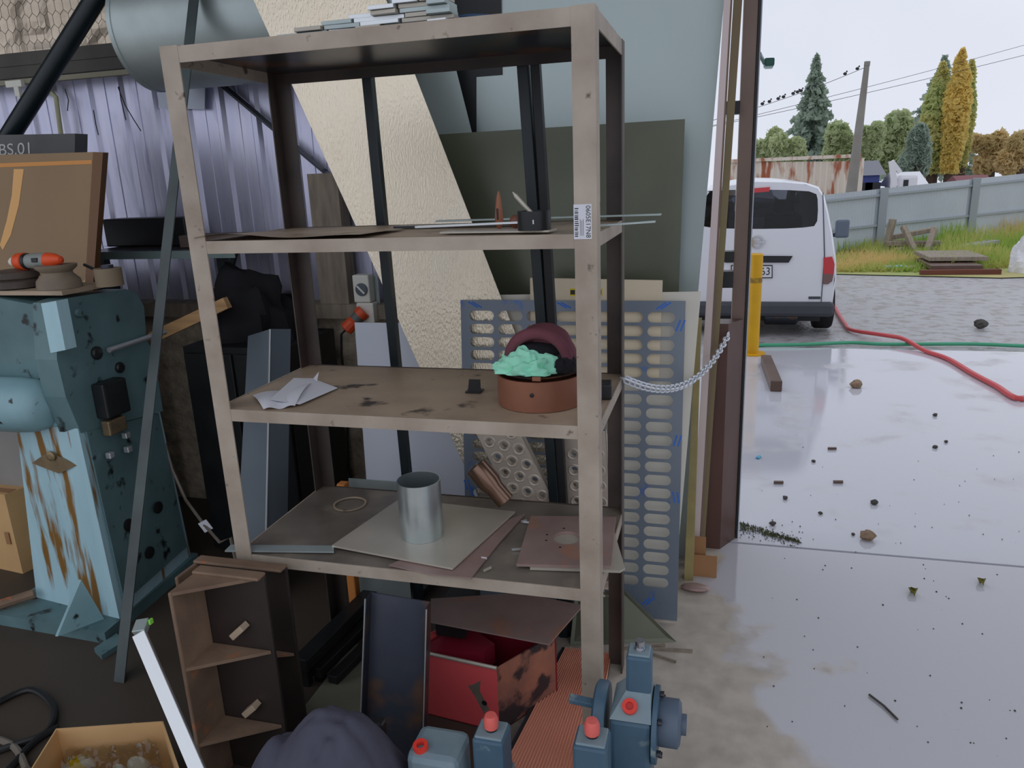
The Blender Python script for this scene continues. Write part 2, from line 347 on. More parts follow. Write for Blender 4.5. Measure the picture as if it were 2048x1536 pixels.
def floor_mat(name, dry, wet, dirt=None, x_wet=.17, wet_all=False, grit=None):
    m = bpy.data.materials.new(name); m.use_nodes = True
    n, l = m.node_tree.nodes, m.node_tree.links; b = n['Principled BSDF']
    g = n.new('ShaderNodeNewGeometry'); sp = n.new('ShaderNodeSeparateXYZ'); l.new(g.outputs['Position'], sp.inputs[0])
    def N(sc, det=5):
        a = n.new('ShaderNodeTexNoise'); a.inputs['Scale'].default_value = sc; a.inputs['Detail'].default_value = det; l.new(g.outputs['Position'], a.inputs['Vector']); return a.outputs['Fac']
    def MA(op, a, b_, c=None):
        q = n.new('ShaderNodeMath'); q.operation = op
        for i, v in enumerate((a, b_, c)):
            if v is None: continue
            if isinstance(v, (int, float)): q.inputs[i].default_value = v
            else: l.new(v, q.inputs[i])
        return q.outputs[0]
    def MR(v, a, b_, c=0.0, d=1.0):
        q = n.new('ShaderNodeMapRange'); q.inputs['From Min'].default_value = a; q.inputs['From Max'].default_value = b_; q.inputs['To Min'].default_value = c; q.inputs['To Max'].default_value = d
        l.new(v, q.inputs['Value']); return q.outputs['Result']
    def MIX(f, a, b_):
        q = n.new('ShaderNodeMix'); q.data_type = 'RGBA'; l.new(f, q.inputs['Factor'])
        for k, v in (('A', a), ('B', b_)):
            if isinstance(v, tuple): q.inputs[k].default_value = v
            else: l.new(v, q.inputs[k])
        return q.outputs['Result']
    n1, n2, n3 = N(2.6), N(11), N(60)
    dryc = MIX(MR(n2, .35, .7), lin(dry), lin(tuple(int(v * .86) for v in dry)))
    if wet_all: wm = MR(n1, .2, .45)
    else:
        s_ = MA('ADD', sp.outputs['X'], MA('MULTIPLY', MA('SUBTRACT', sp.outputs['Y'], 2.4), .3))
        s_ = MA('ADD', s_, MA('MULTIPLY', MA('SUBTRACT', n1, .5), 1.3))
        wm = MR(s_, x_wet - .05, x_wet + .05)
    c = MIX(wm, dryc, lin(wet))
    c = MIX(MR(n3, .68, .76, 0, .3), c, lin((130, 126, 124)))
    rr = MR(wm, 0, 1, .6, .06 if not grit else .3)
    if dirt:
        d = MA('SUBTRACT', MA('MULTIPLY', sp.outputs['X'], -1.0), MA('MULTIPLY', MA('SUBTRACT', sp.outputs['Y'], 2.2), .25))
        d = MA('ADD', d, MA('MULTIPLY', MA('SUBTRACT', n2, .5), .5)); dm = MA('MULTIPLY', MR(d, .32, .75), MR(sp.outputs['Y'], .7, 1.3))  # dirt left off the unseen front floor so that it bounces light
        c = MIX(dm, c, lin(dirt))
    if grit:
        c = MIX(MR(N(7, 8), .5, .62, 0, .8), c, lin(grit))
    l.new(c, b.inputs['Base Color']); l.new(rr, b.inputs['Roughness'])
    bp = n.new('ShaderNodeBump'); bp.inputs['Strength'].default_value = .9 if grit else .06; bp.inputs['Distance'].default_value = .02 if grit else .004
    l.new(N(26 if grit else 45, 8), bp.inputs['Height']); l.new(bp.outputs['Normal'], b.inputs['Normal'])
    return m
m_floor = floor_mat('workshop slab', (206, 196, 182), (200, 200, 206), dirt=(74, 65, 56), x_wet=.24)
m_apron = floor_mat('wet apron slab', (208, 206, 206), (203, 204, 212), wet_all=True)
m_yard = floor_mat('wet gravel', (182, 178, 174), (178, 177, 180), wet_all=True, grit=(140, 134, 128))

# ================================================================== the setting
YW = 3.40                                    # back wall plane
def struct(name, mb, mat, **k): return one(name, mb, mat, kind='structure', **k)
struct('floor', MB().box((-8.3, -2.4, -.12), (6.0, 3.34, 0)), m_floor)
b = MB().prism([(-1.5, 3.36, -.001), (14, 3.36, -.001), (14, 8.05, gz(8.05)), (-1.5, 8.05, gz(8.05))], (0, 0, -.12)); struct('floor_apron', b, m_apron)
b = MB(); b.grid(lambda u, v: (-70 + 140 * u, 8.06 + 112 * v, gz(8.06 + 112 * v) - .012), 2, 4); struct('floor_gravel_yard', b, m_yard)
b = MB(); b.add([(-70, -70, -.13), (70, -70, -.13), (70, -2.42, -.13), (-70, -2.42, -.13)], [(0, 1, 2, 3)]); struct('floor_front_yard', b, m_apron)  # unseen yard, given the pale slab material to bounce light onto the rack
b = MB(); b.add([(6.02, -2.42, -.13), (70, -2.42, -.13), (70, 8.05, -.16), (14.02, 8.05, -.16), (14.02, 3.35, -.13), (6.02, 3.35, -.13)], [(0, 1, 2, 3, 4, 5)]); struct('floor_side_yard', b, m_yard)
# lower dwarf wall with ledge
LEDGE = 1.135
t = T('wall_back', kind='structure')
t.add('dwarf_wall', MB().box((-8.3, YW - .06, 0), (-.10, YW + .14, LEDGE - .07)), m_conc)
t.add('ledge', MB().box((-8.3, YW - .14, LEDGE - .07), (-.10, YW + .14, LEDGE)), m_woodg)
sheet_w = .76
def clad_sheet(x0, z0, z1):
    pr = []; x = x0
    for k in range(4):
        pr += [(x, 0), (x + .06, 0), (x + .062, -.004), (x + .074, -.004), (x + .076, 0), (x + .135, 0), (x + .150, -.018), (x + .174, -.018)]; x += .19
    pr.append((x, 0)); n = len(pr); mb = MB()
    P = [V((a, YW + q, z0)) for a, q in pr] + [V((a, YW + q, z1)) for a, q in pr]
    return mb.add(P, [(i, i + 1, n + i + 1, n + i) for i in range(n - 1)])
x = -5.2 - 4 * sheet_w
while x < -.9:
    t.add('cladding_sheet', clad_sheet(x, LEDGE, 2.30), m_clad); x += sheet_w
t.add('upper_lining', MB().box((-8.3, YW + .10, 2.25), (-.10, YW + .13, 4.3)), m_black)
def foil(u, v):
    p = V((-5.2 + 3.9 * u, 0, 2.27 + 2.0 * v)); return (p.x, YW + .055 + .03 * noise.noise(p * 4.0) + .012 * noise.noise(p * 11), p.z)
t.add('foil_insulation', MB().grid(foil, 110, 60), m_foil)
# chicken wire in front of the foil
nb = MB(); s = .028
def wseg(a, b): nb.tube([a, b], .0013, 3, False)
for i in range(-2, 46):
    for j in range(0, 13):
        cx0 = -4.3 + i * s * math.sqrt(3) + (j % 2) * s * math.sqrt(3) / 2; cz0 = 2.30 + j * s * 2.2
        if cx0 > -2.2: continue
        c = [V((cx0 + s * math.sin(math.radians(60 * k)), YW - .02, cz0 + 1.47 * s * math.cos(math.radians(60 * k)))) for k in range(6)]
        for k in (0, 1, 2): wseg(c[k], c[k + 1])
t.add('wire_netting', nb, m_wire, kind='stuff')
t.done()
# girt along the top of the cladding
t = T('trim_1', kind='structure')
t.add('channel', MB().box((-8.3, YW - .13, 2.275), (-.95, YW - .03, 2.335)).box((-8.3, YW - .135, 2.33), (-.95, YW - .125, 2.39)), M('girt steel', (88, 86, 78), (64, 62, 56), sc=5, rough=.6))
t.add('lower_lip', MB().box((-8.3, YW - .14, 2.245), (-.95, YW - .11, 2.268)), M('girt lip', (150, 146, 124), rough=.6))
t.done()
# roof, side and front walls (out of view, they shade the shop)
struct('ceiling', MB().box((-8.4, .6, 4.3), (4.2, YW + .2, 4.42)), M('roof lining', (120, 116, 110), rough=.7))
struct('wall_left', MB().box((-8.42, .6, 0), (-8.32, YW + .2, 4.3)), M('side lining', (96, 94, 96), rough=.7))
struct('wall_above_door', MB().box((.15, YW + .02, 3.6), (4.2, YW + .16, 4.3)), m_brownc)
struct('wall_right', MB().box((4.1, 1.5, 0), (4.2, YW + .2, 4.3)), M('right lining', (96, 94, 96), rough=.7))
# door jamb
t = T('door_1', kind='structure')
t.add('jamb_column', MB().box((.064, YW, 0), (.118, YW + .14, 4.3)), m_brownc)
t.add('jamb_edge', MB().box((.120, YW - .005, 0), (.130, YW + .16, 4.3)), m_black)
t.add('outer_flashing', MB().box((.131, YW + .03, .02), (.136, YW + .2, 4.3)), m_white)
a = [FL(1405, 1096), FL(1441, 1092), FL(1471, 1064)]
lowp = [V((-.03, 3.27, 0)), V((.05, 3.27, 0)), V((.115, 3.385, 0)), V((-.03, 3.385, 0))]
t.add('lower_flashing', MB().prism(lowp, (0, 0, 1.06)), m_brown)
t.add('hinge_bracket', MB().box((.0, YW - .04, 1.20), (.064, YW + .02, 1.27)), m_black)
t.add('hinge_bracket', MB().box((.0, YW - .04, 1.31), (.064, YW + .02, 1.355)), m_black)
t.add('hinge_bracket', MB().box((.01, YW - .04, 1.91), (.064, YW + .02, 1.96)), m_black)
t.done()

LIFT = 1.8
# ================================================================== rack
XL, XR, YF, YB, ZT = -1.410, -.279, 1.79, 2.33, 2.058
LV = [(2.056, .040), (1.562, .034), (1.080, .036), (.612, .036)]
t = T('steel_shelving_rack', 'tall grey-beige welded steel rack with four shelves in the middle of the workshop', 'shelf')
AW, AT = .054, .004
def angle_post(x, y, sx, sy, z0, z1):       # outer corner x,y; flanges run sx in x and sy in y
    mb = MB(); mb.box((x, y, z0), (x + sx * AW, y + sy * AT, z1)); mb.box((x, y + sy * AT, z0), (x + sx * AT, y + sy * AW, z1)); return mb
for x, sx in ((XL, 1), (XR, -1)):
    for y, sy in ((YF, 1), (YB, -1)):
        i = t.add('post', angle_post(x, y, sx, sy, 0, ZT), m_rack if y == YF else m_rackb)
        if x == XR and y == YF: stick_parent = i
for z, h in LV:
    t.add('rail', MB().box((XL + AW, YF + .001, z - h), (XR - AW, YF + .005, z)), m_rack)
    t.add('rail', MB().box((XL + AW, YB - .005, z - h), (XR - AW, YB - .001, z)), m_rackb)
    t.add('rail', MB().box((XL + .001, YF + AW, z - h), (XL + .005, YB - AW, z)), m_rack)
    t.add('rail', MB().box((XR - .005, YF + AW, z - h), (XR - .001, YB - AW, z)), m_rack)
for k, (z, h) in enumerate(LV):
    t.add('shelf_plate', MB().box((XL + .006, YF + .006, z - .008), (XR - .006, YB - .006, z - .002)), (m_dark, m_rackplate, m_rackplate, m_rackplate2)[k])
sa, sb = YP(1147, 409, YF), YP(1184, 478, YF)
i = t.add('sticker', MB().box((sa.x, YF - .0012, sb.z), (min(sb.x, XR - .001), YF - .0002, sa.z)), m_paper, parent=stick_parent, label='white paper barcode label')
cz = (sa.z + sb.z) / 2; hw = sb.x - sa.x
t.add('sticker_print', text_mb('0605E17N8', (sa.x + hw * .80, YF - .0016, cz), (0, 0, -1), (1, 0, 0), hw * .26), m_pcb, parent=stick_parent)
pb = MB(); rr = random.Random(3)
for k in range(14):
    z = sb.z + .006 + (sa.z - sb.z - .012) * k / 14
    pb.box((sa.x + hw * .06, YF - .0016, z), (sa.x + hw * (.22 + .06 * rr.random()), YF - .0013, z + .0015 + .002 * rr.random()))
for q in (.36, .44, .52):
    pb.box((sa.x + hw * q, YF - .0016, sb.z + .008), (sa.x + hw * (q + .02), YF - .0013, sa.z - .02 - .02 * rr.random()))
t.add('sticker_barcode', pb, m_pcb, parent=stick_parent)
t.done()
S1, S2, S3, S4 = [z for z, h in LV]

# ---------------- top shelf: pile of short flat bars, coil
rows = [(545, 905), (585, 905), (635, 905), (690, 905), (735, 905), (785, 905), (800, 870)]
k = 0; rr = random.Random(11)
for j, (a, e) in enumerate(rows):
    z = S1 + .001 + j * .0105; ya = YF + .03 + .012 * rr.random()
    x, xe = YP(a, 50, ya).x, YP(e, 50, ya).x - .02 * rr.random()
    nth = 0
    while x < xe - .03:
        L = min(rr.uniform(.06, .15), xe - x); w_ = rr.uniform(.05, .09); y = ya + rr.uniform(0, .02)
        mb = MB().bar((x + .002, y + w_ / 2, z + .005), (x + L - .002, y + w_ / 2 + rr.uniform(-.004, .004), z + .005), w_, .0098, bev=.001)
        one('flat_bar', mb, (m_zincd, m_silver, m_plate)[k % 3], 'short steel flat bar, %s from left in the %s layer of the rack-top pile' % (('first', 'second', 'third', 'fourth', 'fifth', 'sixth', 'seventh', 'eighth')[nth], ('lowest', 'second', 'third', 'fourth', 'fifth', 'sixth', 'topmost')[j]), 'bar', 'flat bar offcuts on the rack top'); x += L; k += 1; nth += 1
for i, (r, zz) in enumerate(((.115, 0), (.105, .0), (.11, .014))):
    c = YP(955, 30, 2.02); path = [(c.x + math.cos(a) * r * 1.15, 2.02 + math.sin(a) * r + .005 * i, S1 + .008 + zz + .004 * math.sin(3 * a)) for a in [2 * math.pi * q / 40 for q in range(41)]]
    if i == 0: cm = MB()
    cm.tube(path, .0065, 8)
one('hose_coil', cm, m_hoseb, 'loose coil of dark blue hose lying on the rack top', 'hose', smooth=True)
# ---------------- shelf 2
def warp(u, v):
    a = V((XL + .02, YF - .006, 0)).lerp(V((XL + .52, YF - .004, 0)), u); p = a + V((0, .30 * v, 0))
    return (p.x, p.y, S2 + .004 + .012 * math.sin(u * 7) * (1 - v) * (1 - u) + .006 * (1 - v))
one('sheet_offcut', MB().grid(warp, 24, 4), m_rackplate, 'thin warped sheet metal offcut lying at the left end of the second shelf', 'sheet metal')
def rod(name, a, e, w_, h, mat, label, cat, g=None): one(name, MB().bar(a, e, w_, h, bev=.0008), mat, label, cat, g)
pa = YP(1322, 437, 2.25)
rod('steel_strip', (-.86, 2.27, S2 + .012), (pa.x, 2.25, S2 + .016), .03, .005, m_zincd, 'long thin steel strip on the second shelf poking out past the right post', 'bar')
rod('steel_strip', (-.95, 2.16, S2 + .004), (-.50, 2.14, S2 + .006), .05, .006, m_dark, 'dark flat steel strip lying near the middle of the second shelf', 'bar')
rod('steel_strip', (-.82, 2.0, S2 + .012), (-.46, 1.95, S2 + .022), .022, .006, m_silver, 'bright narrow metal strip on the second shelf beside the orange-handled tool', 'bar')
rod('steel_strip', (-.70, 1.9, S2 + .004), (-.40, 1.86, S2 + .005), .06, .005, m_plate, 'pale grey flat plate strip near the front of the second shelf under the black roll', 'bar')
rod('steel_strip', (-.36, 1.99, S2 + .003), (-.16, 2.0, S2 + .012), .02, .005, m_zincd, 'short thin strip on the second shelf lying just behind the label post', 'bar')
t = T('deburring_tool', 'orange-brown handled scraper standing upright on the second shelf left of the black roll', 'tool')
c = YP(998, 440, 2.02); c.z = S2 + .001
t.add('handle', MB().lathe([(.004, 0), (.010, .012), (.012, .03), (.009, .06), (.006, .085), (.002, .10)], c, (0.02, 0, 1), 12), M('orange handle', (128, 80, 58), rough=.5), smooth=True)
t.add('eyelet', MB().box((c.x - .0025, c.y - .0135, c.z + .025), (c.x + .0025, c.y - .0125, c.z + .055)), m_black)
t.done()
one('wooden_knob', MB().ell((YP(1031, 440, 1.97).x, 1.97, S2 + .022), .017, .017, .018), M('reddish knob', (96, 58, 44), rough=.5), 'small reddish round knob on the second shelf touching the black roll', 'knob', smooth=True)
c = YP(1069, 460, 1.86); c.z = S2 + .008
t = T('black_tape_tub', 'squat black tub on the second shelf holding a pale scriber', 'tub')
t.add('tub', MB().shell(.034, .042, .046, c, (0, 0, 1), 28), m_black, smooth=True)
t.add('base', MB().lathe([(.040, 0), (.040, .004)], c, (0, 0, 1), 28), m_black)
t.add('lid_chip', MB().box((c.x + .006, c.y - .0425, c.z + .016), (c.x + .009, c.y - .0415, c.z + .026)), m_paper)
t.done()
one('scriber', MB().tube([c + V((.012, 0, .022)), c + V((-.02, .0, .055)), c + V((-.045, .0, .083)), c + V((-.053, .0, .093))], [.005, .0055, .0055, .001], 8), m_plate, 'pale pencil-like scriber leaning out of the black tub', 'tool', smooth=True)
# ---------------- shelf 3
def quad_on(z, *px): return [ZP(x, y, z) for x, y in px]
z3 = S3
pp = quad_on(z3 + .004, (505, 790), (632, 764), (676, 776), (590, 812), (527, 818))
t = T('folded_paper', 'white folded sheet of paper lying on the third shelf', 'paper')
def fold(u, v):
    a = pp[0].lerp(pp[1], u); e = pp[4].lerp(pp[3], u); p = a.lerp(e, v); return (p.x, p.y, z3 + .003 + .018 * math.sin(math.pi * v) * (.4 + .6 * u) + .004 * math.sin(9 * u))
t.add('page', MB().grid(fold, 14, 8), m_paper, smooth=True)
t.add('flap', MB().add([pp[1] + V((-.01, 0, .012)), pp[2] + V((0, 0, .0)), pp[3] + V((.01, .01, .002)), pp[3] + V((-.09, .01, .012)), pp[1] + V((-.06, -.03, .02))], [(0, 1, 2, 3, 4)]), m_paper)
t.add('corner_tip', MB().add([pp[1] + V((-.012, 0, .008)), pp[1] + V((.012, .005, .034)), pp[1] + V((.02, -.03, .006))], [(0, 1, 2)]), m_paper)
t.done()
# copper tin with plate, rag and cap
c = ZP(1062, 826, z3); ry = c.y + .122; tx = c.x + .0
t = T('copper_tin', 'round copper-brown tin on the third shelf under the grey dish', 'tin')
t.add('wall', MB().shell(.116, .122, .085, (tx, ry, z3), (0, 0, 1), 40), m_copperb, smooth=True)
t.add('base', MB().lathe([(.119, .001), (.119, .006)], (tx, ry, z3), (0, 0, 1), 40), m_copperb)
t.add('rivet', MB().lathe([(.006, 0), (.006, .003), (.003, .005)], (tx + .004, ry - .121, z3 + .05), (0, -1, 0), 10), m_black)
t.done()
t = T('grey_dish', 'shallow dark grey dish on top of the copper tin holding a cap and rag', 'dish')
t.add('dish', MB().lathe([(.02, 0), (.10, .004), (.128, .018), (.130, .021), (.124, .019), (.09, .009), (.0, .007)], (tx + .005, ry, z3 + .0865), (.0, -.05, 1), 40), m_dark, smooth=True)
t.add('rim_clip', MB().obox((tx + .02, ry - .129, z3 + .098), (.012, 0, 0), (0, .003, 0), (0, 0, .006), .002), m_copperb)
t.done()
zc = z3 + .098
def cap(u, v):
    a = math.pi * (.02 + .98 * u); h = v
    p = V((math.cos(a) * .092 * (1 - .25 * h * h), .03 - .04 * v * v + math.sin(a) * .075 * (1 - .3 * h), .118 * math.sin(h * math.pi / 2)))
    return p
t = T('felt_cap', 'maroon felt cap with black lining upside on the grey dish behind the mint rag', 'cap')
def crown(u, v):
    a = 2 * math.pi * u; ph = math.pi / 2 * v
    r = .082 * math.cos(ph) ** .7 if v < 1 else 0
    p = V((tx + .014 + r * math.cos(a) * 1.06, ry + .02 + r * math.sin(a) * .85, zc + .022 + .10 * math.sin(ph)))
    k = noise.noise(p * 16) * .009; return p + V((k, k, k))
t.add('crown', MB().grid(crown, 28, 10), m_maroon, smooth=True)
br = [(tx + .008 + .083 * math.cos(a), ry + .0 - .012 * math.sin(a), zc + .014 + .096 * math.sin(a) ** .8) for a in [math.pi * q / 24 for q in range(25)]]
t.add('brim', MB().tube([(x_ , y_ - .05, z_) for x_, y_, z_ in br], [.006] + [.016] * 23 + [.008], 10), m_maroon, smooth=True)
t.add('lining', MB().ell((tx + .006, ry - .035, zc + .044), .070, .035, .040, 20, 10, .25), m_blackc, smooth=True)
t.done()
rag = MB(); rr = random.Random(5)
def ragf(u, v):
    a = 2 * math.pi * u; ph = math.pi / 2 * v; d = V((math.cos(a) * math.cos(ph), math.sin(a) * math.cos(ph), math.sin(ph)))
    k = 1 + .38 * noise.noise(d * 3.1 + V((3, 1, 5))) + .09 * noise.noise(d * 9)
    return V((tx - .022 + d.x * .088 * k, ry - .072 + d.y * .046 * k, max(zc + .004, zc + .004 + d.z * .058 * k)))
one('mint_rag', rag.grid(ragf, 60, 20), m_mint, 'crumpled mint green rag in the dish in front of the maroon cap', 'cloth', smooth=True)
def lump(u, v):
    a = 2 * math.pi * u; ph = math.pi / 2 * v; d = V((math.cos(a) * math.cos(ph), math.sin(a) * math.cos(ph), math.sin(ph))); k = 1 + .3 * noise.noise(d * 3 + V((9, 1, 5)))
    return V((tx + .082 + d.x * .035 * k, ry - .05 + d.y * .04 * k, max(zc + .008, zc + .008 + d.z * .045 * k)))
one('black_glove', MB().grid(lump, 28, 10), m_blackc, 'bunched black cloth in the dish right of the mint rag', 'cloth', smooth=True)
c = ZP(952, 783, z3)
t = T('black_bracket', 'small black angle bracket on the third shelf left of the copper tin', 'bracket')
t.add('foot', MB().box((c.x - .028, c.y - .02, z3), (c.x + .02, c.y + .02, z3 + .004)), m_black)
t.add('upright', MB().prism([(c.x - .02, c.y - .018, z3 + .004), (c.x + .02, c.y - .018, z3 + .004), (c.x + .02, c.y - .018, z3 + .042), (c.x - .014, c.y - .018, z3 + .042)], (0, .005, 0)), m_black)
t.done()
c = ZP(1208, 800, z3)
one('black_block', MB().obox((c.x - .01, c.y + .03, z3 + .022), (.028, .004, 0), (-.004, .03, 0), (0, 0, .022), .004), m_black, 'small black block on the third shelf behind the label post', 'block')
# ---------------- shelf 4
z4 = S4
def plate(name, z, th, px, mat, label, cat='plate', hole=None, group=None):
    one(name, MB().prism(quad_on(z, *px), (0, 0, th)), mat, label, cat, group)
plate('rusty_plate', z4 + .001, .004, [(778, 1132), (900, 1080), (1050, 1030), (1000, 1085), (942, 1158), (860, 1150)], m_rustp, 'rusty brown plate underneath the grey square plate on the bottom shelf')
plate('square_plate', z4 + .008, .006, [(664, 1094), (800, 1000), (1030, 1026), (905, 1140)], m_plate, 'grey square steel plate on the bottom shelf under the galvanised pipe')
c = ZP(845, 1068, z4 + .0145)
one('galvanised_pipe', MB().shell(.0655, .0675, .185, c, (.0, 0, 1), 48), m_zinc, 'short open galvanised pipe standing on the grey square plate', 'pipe', smooth=True)
plate('flat_strip', z4 + .004, .005, [(450, 1104), (462, 1092), (668, 1094), (668, 1106)], m_zincd, 'pale narrow steel strip on the bottom shelf poking out to the left', 'bar')
c = ZP(700, 1009, z4)
one('ring_gasket', MB().shell(.052, .058, .004, (c.x, c.y, z4 + .0005), (0, 0, 1), 36), m_rackplate, 'thin dusty ring lying at the back left of the bottom shelf', 'ring', smooth=True)
# purple brown plates with round cut-outs
def holed_plate(name, z, th, px, mat, label, hc, hr):
    q = quad_on(z, *px); o = (q[0] + q[1] + q[2] + q[3]) / 4; mb = MB(); n = 32
    ux = ((q[1] - q[0]) + (q[2] - q[3])) / 4; uy = ((q[3] - q[0]) + (q[2] - q[1])) / 4
    hx, hy = hc; inn = []; out = []
    for k in range(n):
        a = 2 * math.pi * (k + .5) / n; d = V((math.cos(a), math.sin(a), 0)); h = o + ux * hx + uy * hy
        inn.append(h + d * hr)
        # outer: intersect with the quad border
        best = None
        for i in range(4):
            A, B = q[i], q[(i + 1) % 4]; e = B - A; den = d.x * e.y - d.y * e.x
            if abs(den) < 1e-9: continue
            tt = ((A.x - h.x) * e.y - (A.y - h.y) * e.x) / den; uu = ((A.x - h.x) * d.y - (A.y - h.y) * d.x) / den
            if tt > 0 and -1e-6 <= uu <= 1 + 1e-6 and (best is None or tt < best): best = tt
        out.append(h + d * best)
    for c_ in q:
        i = min(range(n), key=lambda i: (out[i] - c_).length); out[i] = c_.copy()
    P = out + inn; P = P + [p + V((0, 0, th)) for p in P]; f = []
    for k in range(n):
        j = (k + 1) % n; f += [(k, n + k, n + j, j), (2 * n + k, 2 * n + j, 3 * n + j, 3 * n + k), (n + k, 3 * n + k, 3 * n + j, n + j), (k, j, 2 * n + j, 2 * n + k)]
    t = T(name, label, 'plate'); t.add('plate', mb.add(P, f), mat)
    for a in (.9, 1.9, 3.0, 3.6, 4.6):
        h = o + ux * hx + uy * hy + V((math.cos(a), math.sin(a), 0)) * (hr + .022)
        t.add('drilled_hole', MB().lathe([(.004, 0), (.004, .0006)], (h.x, h.y, z + th - .0002), (0, 0, 1), 10), m_black)
    t.done()
one('cut_plate', MB().prism(quad_on(z4 + .001, (1060, 1140), (1066, 1060), (1225, 1055), (1250, 1140), (1240, 1146)), (0, 0, .007)), m_plate, 'pale plate at the bottom of the pile on the right of the bottom shelf', 'plate')
holed_plate('flange_plate', z4 + .0085, .008, [(1033, 1133), (1062, 1036), (1232, 1038), (1222, 1137)], m_rustp, 'purple-brown square plate with a round cut-out topmost on the right of the bottom shelf', (.05, -.05), .042)
for i, (px_, py_) in enumerate(((968, 1118), (1036, 1100), (975, 1140), (1057, 1046), (1048, 1044))):
    c = ZP(px_, py_, z4 + .001); 
    one('swarf_chip', MB().obox(c + V((0, 0, .003)), (.008 + .01 * (i % 2), .006 * (i % 3), 0), (-.002, .003, 0), (0, 0, .0025)), (m_paper, m_silver, m_plate)[i % 3], ('pale chip beside the rusty plate on the bottom shelf', 'bright chip left of the flange plate on the bottom shelf', 'grey chip nearest the front edge of the bottom shelf', 'white chip behind the flange plate on the bottom shelf', 'bright chip at the corner of the grey square plate')[i], 'offcut', 'metal chips on the bottom shelf')
# pipe reducer leaning at the back of shelf 4
a, e = ZP(1012, 1003, z4 + .035), YP(952, 932, 2.24)
ax = (e - a).normalized(); L = (e - a).length
one('pipe_reducer', MB().lathe([(.030, 0), (.032, .002), (.032, L * .38), (.040, L * .55), (.040, L), (.036, L), (.036, L * .6), (.0, L * .58)], a, ax, 32), m_pipe, 'shiny brown stepped pipe fitting leaning at the back of the bottom shelf', 'pipe', smooth=True)
# ================================================================== sheets leaning behind the rack
def sheet(name, px, plane, th, mat, label, cat='sheet metal', ground=()):
    p, n = plane
    if n.y < 0: n = -n
    q = [PL(x, y, plane) for x, y in px]; dn = V((1, 0, 0)).cross(n); dn = dn if dn.z < 0 else -dn
    for i in ground: q[i] = q[i] + dn * (q[i].z / -dn.z)
    one(name, MB().prism(q, n * th), mat, label, cat)
plA, plA2, plD = lean(3.16, 3.28, 3.0), lean(3.10, 3.16, 2.6), lean(2.95, 3.06, 1.9)
plE, plF, plG, plP = lean(2.68, 2.87, 2.4), lean(2.70, 2.805, 1.27), lean(2.80, 2.90, 1.2), lean(2.625, 2.755, 1.2)
sheet('zinc_sheet', [(953, -190), (1468, -220), (1393, 620), (1395, 800), (958, 800), (953, 300)], plA, .004, m_sheetA, 'large pale grey-green steel sheet standing behind everything left of the brown jamb', ground=(3, 4))
sheet('zinc_sheet', [(700, -120), (845, -130), (946, 275), (1000, 480), (880, 480)], plA2, .003, m_sheetA, 'narrow tilted grey sheet behind the textured aluminium sheet', ground=(3, 4))
sheet('gap_shade', [(840, -60), (1000, -60), (1000, 330), (860, 330)], lean(3.24, 3.245, 2.4), .003, m_black, 'dark sheet added as the shade in the gap between the two pale sheets', ground=(2, 3))  # added black panel stands in for the shade in the gap
sheet('oiled_sheet', [(860, 270), (1370, 238), (1357, 600), (1350, 900), (900, 900)], plD, .004, m_olive, 'dark olive oiled sheet in front of the large pale sheet', ground=(3, 4))
sheet('aluminium_sheet', [(455, -115), (728, -115), (1000, 590), (1168, 1010), (1060, 1100), (985, 1056)], plE, .003, m_emboss, 'tilted silver aluminium sheet with a stucco texture behind the rack')
sheet('white_sheet', [(709, 645), (1000, 648), (1000, 1060), (742, 1060)], plG, .004, m_white, 'smooth pale blue-white sheet standing behind the textured sheet, behind the bottom shelf', ground=(2, 3))
sheet('backing_sheet', [(985, 590), (1402, 583), (1374, 900), (1343, 1246), (960, 1195)], plF, .004, m_cream2, 'pale plain sheet directly behind the slotted sheet')
# cream board with yellow labels
plC = lean(2.645, 2.772, 1.2)
t = T('cream_board', 'cream board with two yellow labels between the slotted sheet and the dark sheet', 'board')
t.add('board', MB().prism([PL(x, y, plC) for x, y in ((1060, 556), (1325, 561), (1318, 760), (1062, 760))], (0, .012, 0)), m_cream)
for x0, x1 in ((1140, 1152), (1192, 1205)):
    i = t.add('yellow_label', MB().prism([PL(x, y, plC) + V((0, -.0006, 0)) for x, y in ((x0, 577), (x1, 577), (x1, 592), (x0, 592))], (0, .0004, 0)), m_ylabel)
    for q in (.25, .5, .75):
        xx = x0 + (x1 - x0) * q; t.add('label_print', MB().prism([PL(x, y, plC) + V((0, -.0012, 0)) for x, y in ((xx - 2, 580), (xx + 1, 580), (xx + 1, 589), (xx - 2, 589))], (0, .0004, 0)), m_pcb, parent=i)
t.done()
# slotted sheet with blue film: 7 x 21 slots
tl, tr, br = PL(921, 600, plP), PL(1388, 615, plP), PL(1331, 1250, plP)
uy = V((0, (2.755 - 2.625) / 1.2, 1)).normalized(); ux = V((1, 0, 0)); Wd = tr.x - tl.x - .03; Ht = (tr - br).length
o0 = V((tl.x, tl.y, tl.z)); nC, nR = 7, 21; mgx = .028; mgt, mgb = .035, .125
nrm = ux.cross(uy); nrm = nrm if nrm.y > 0 else -nrm; th = nrm * .003
cw, ch = (Wd - 2 * mgx) / nC, (Ht - mgt - mgb) / nR
t = T('slotted_sheet', 'blue film covered sheet with rows of rounded slots leaning behind the rack', 'sheet metal')
sb = MB()
for i in range(nC):
    for j in range(nR):
        sb.holed(o0 + ux * (mgx + cw * (i + .5)) - uy * (mgt + ch * (j + .5)), ux, uy, th, cw, ch, cw * .86, ch * .78)
def rect(x0, x1, y0, y1):
    P = [o0 + ux * x0 - uy * y0, o0 + ux * x1 - uy * y0, o0 + ux * x1 - uy * y1, o0 + ux * x0 - uy * y1]; sb.prism(P, th)
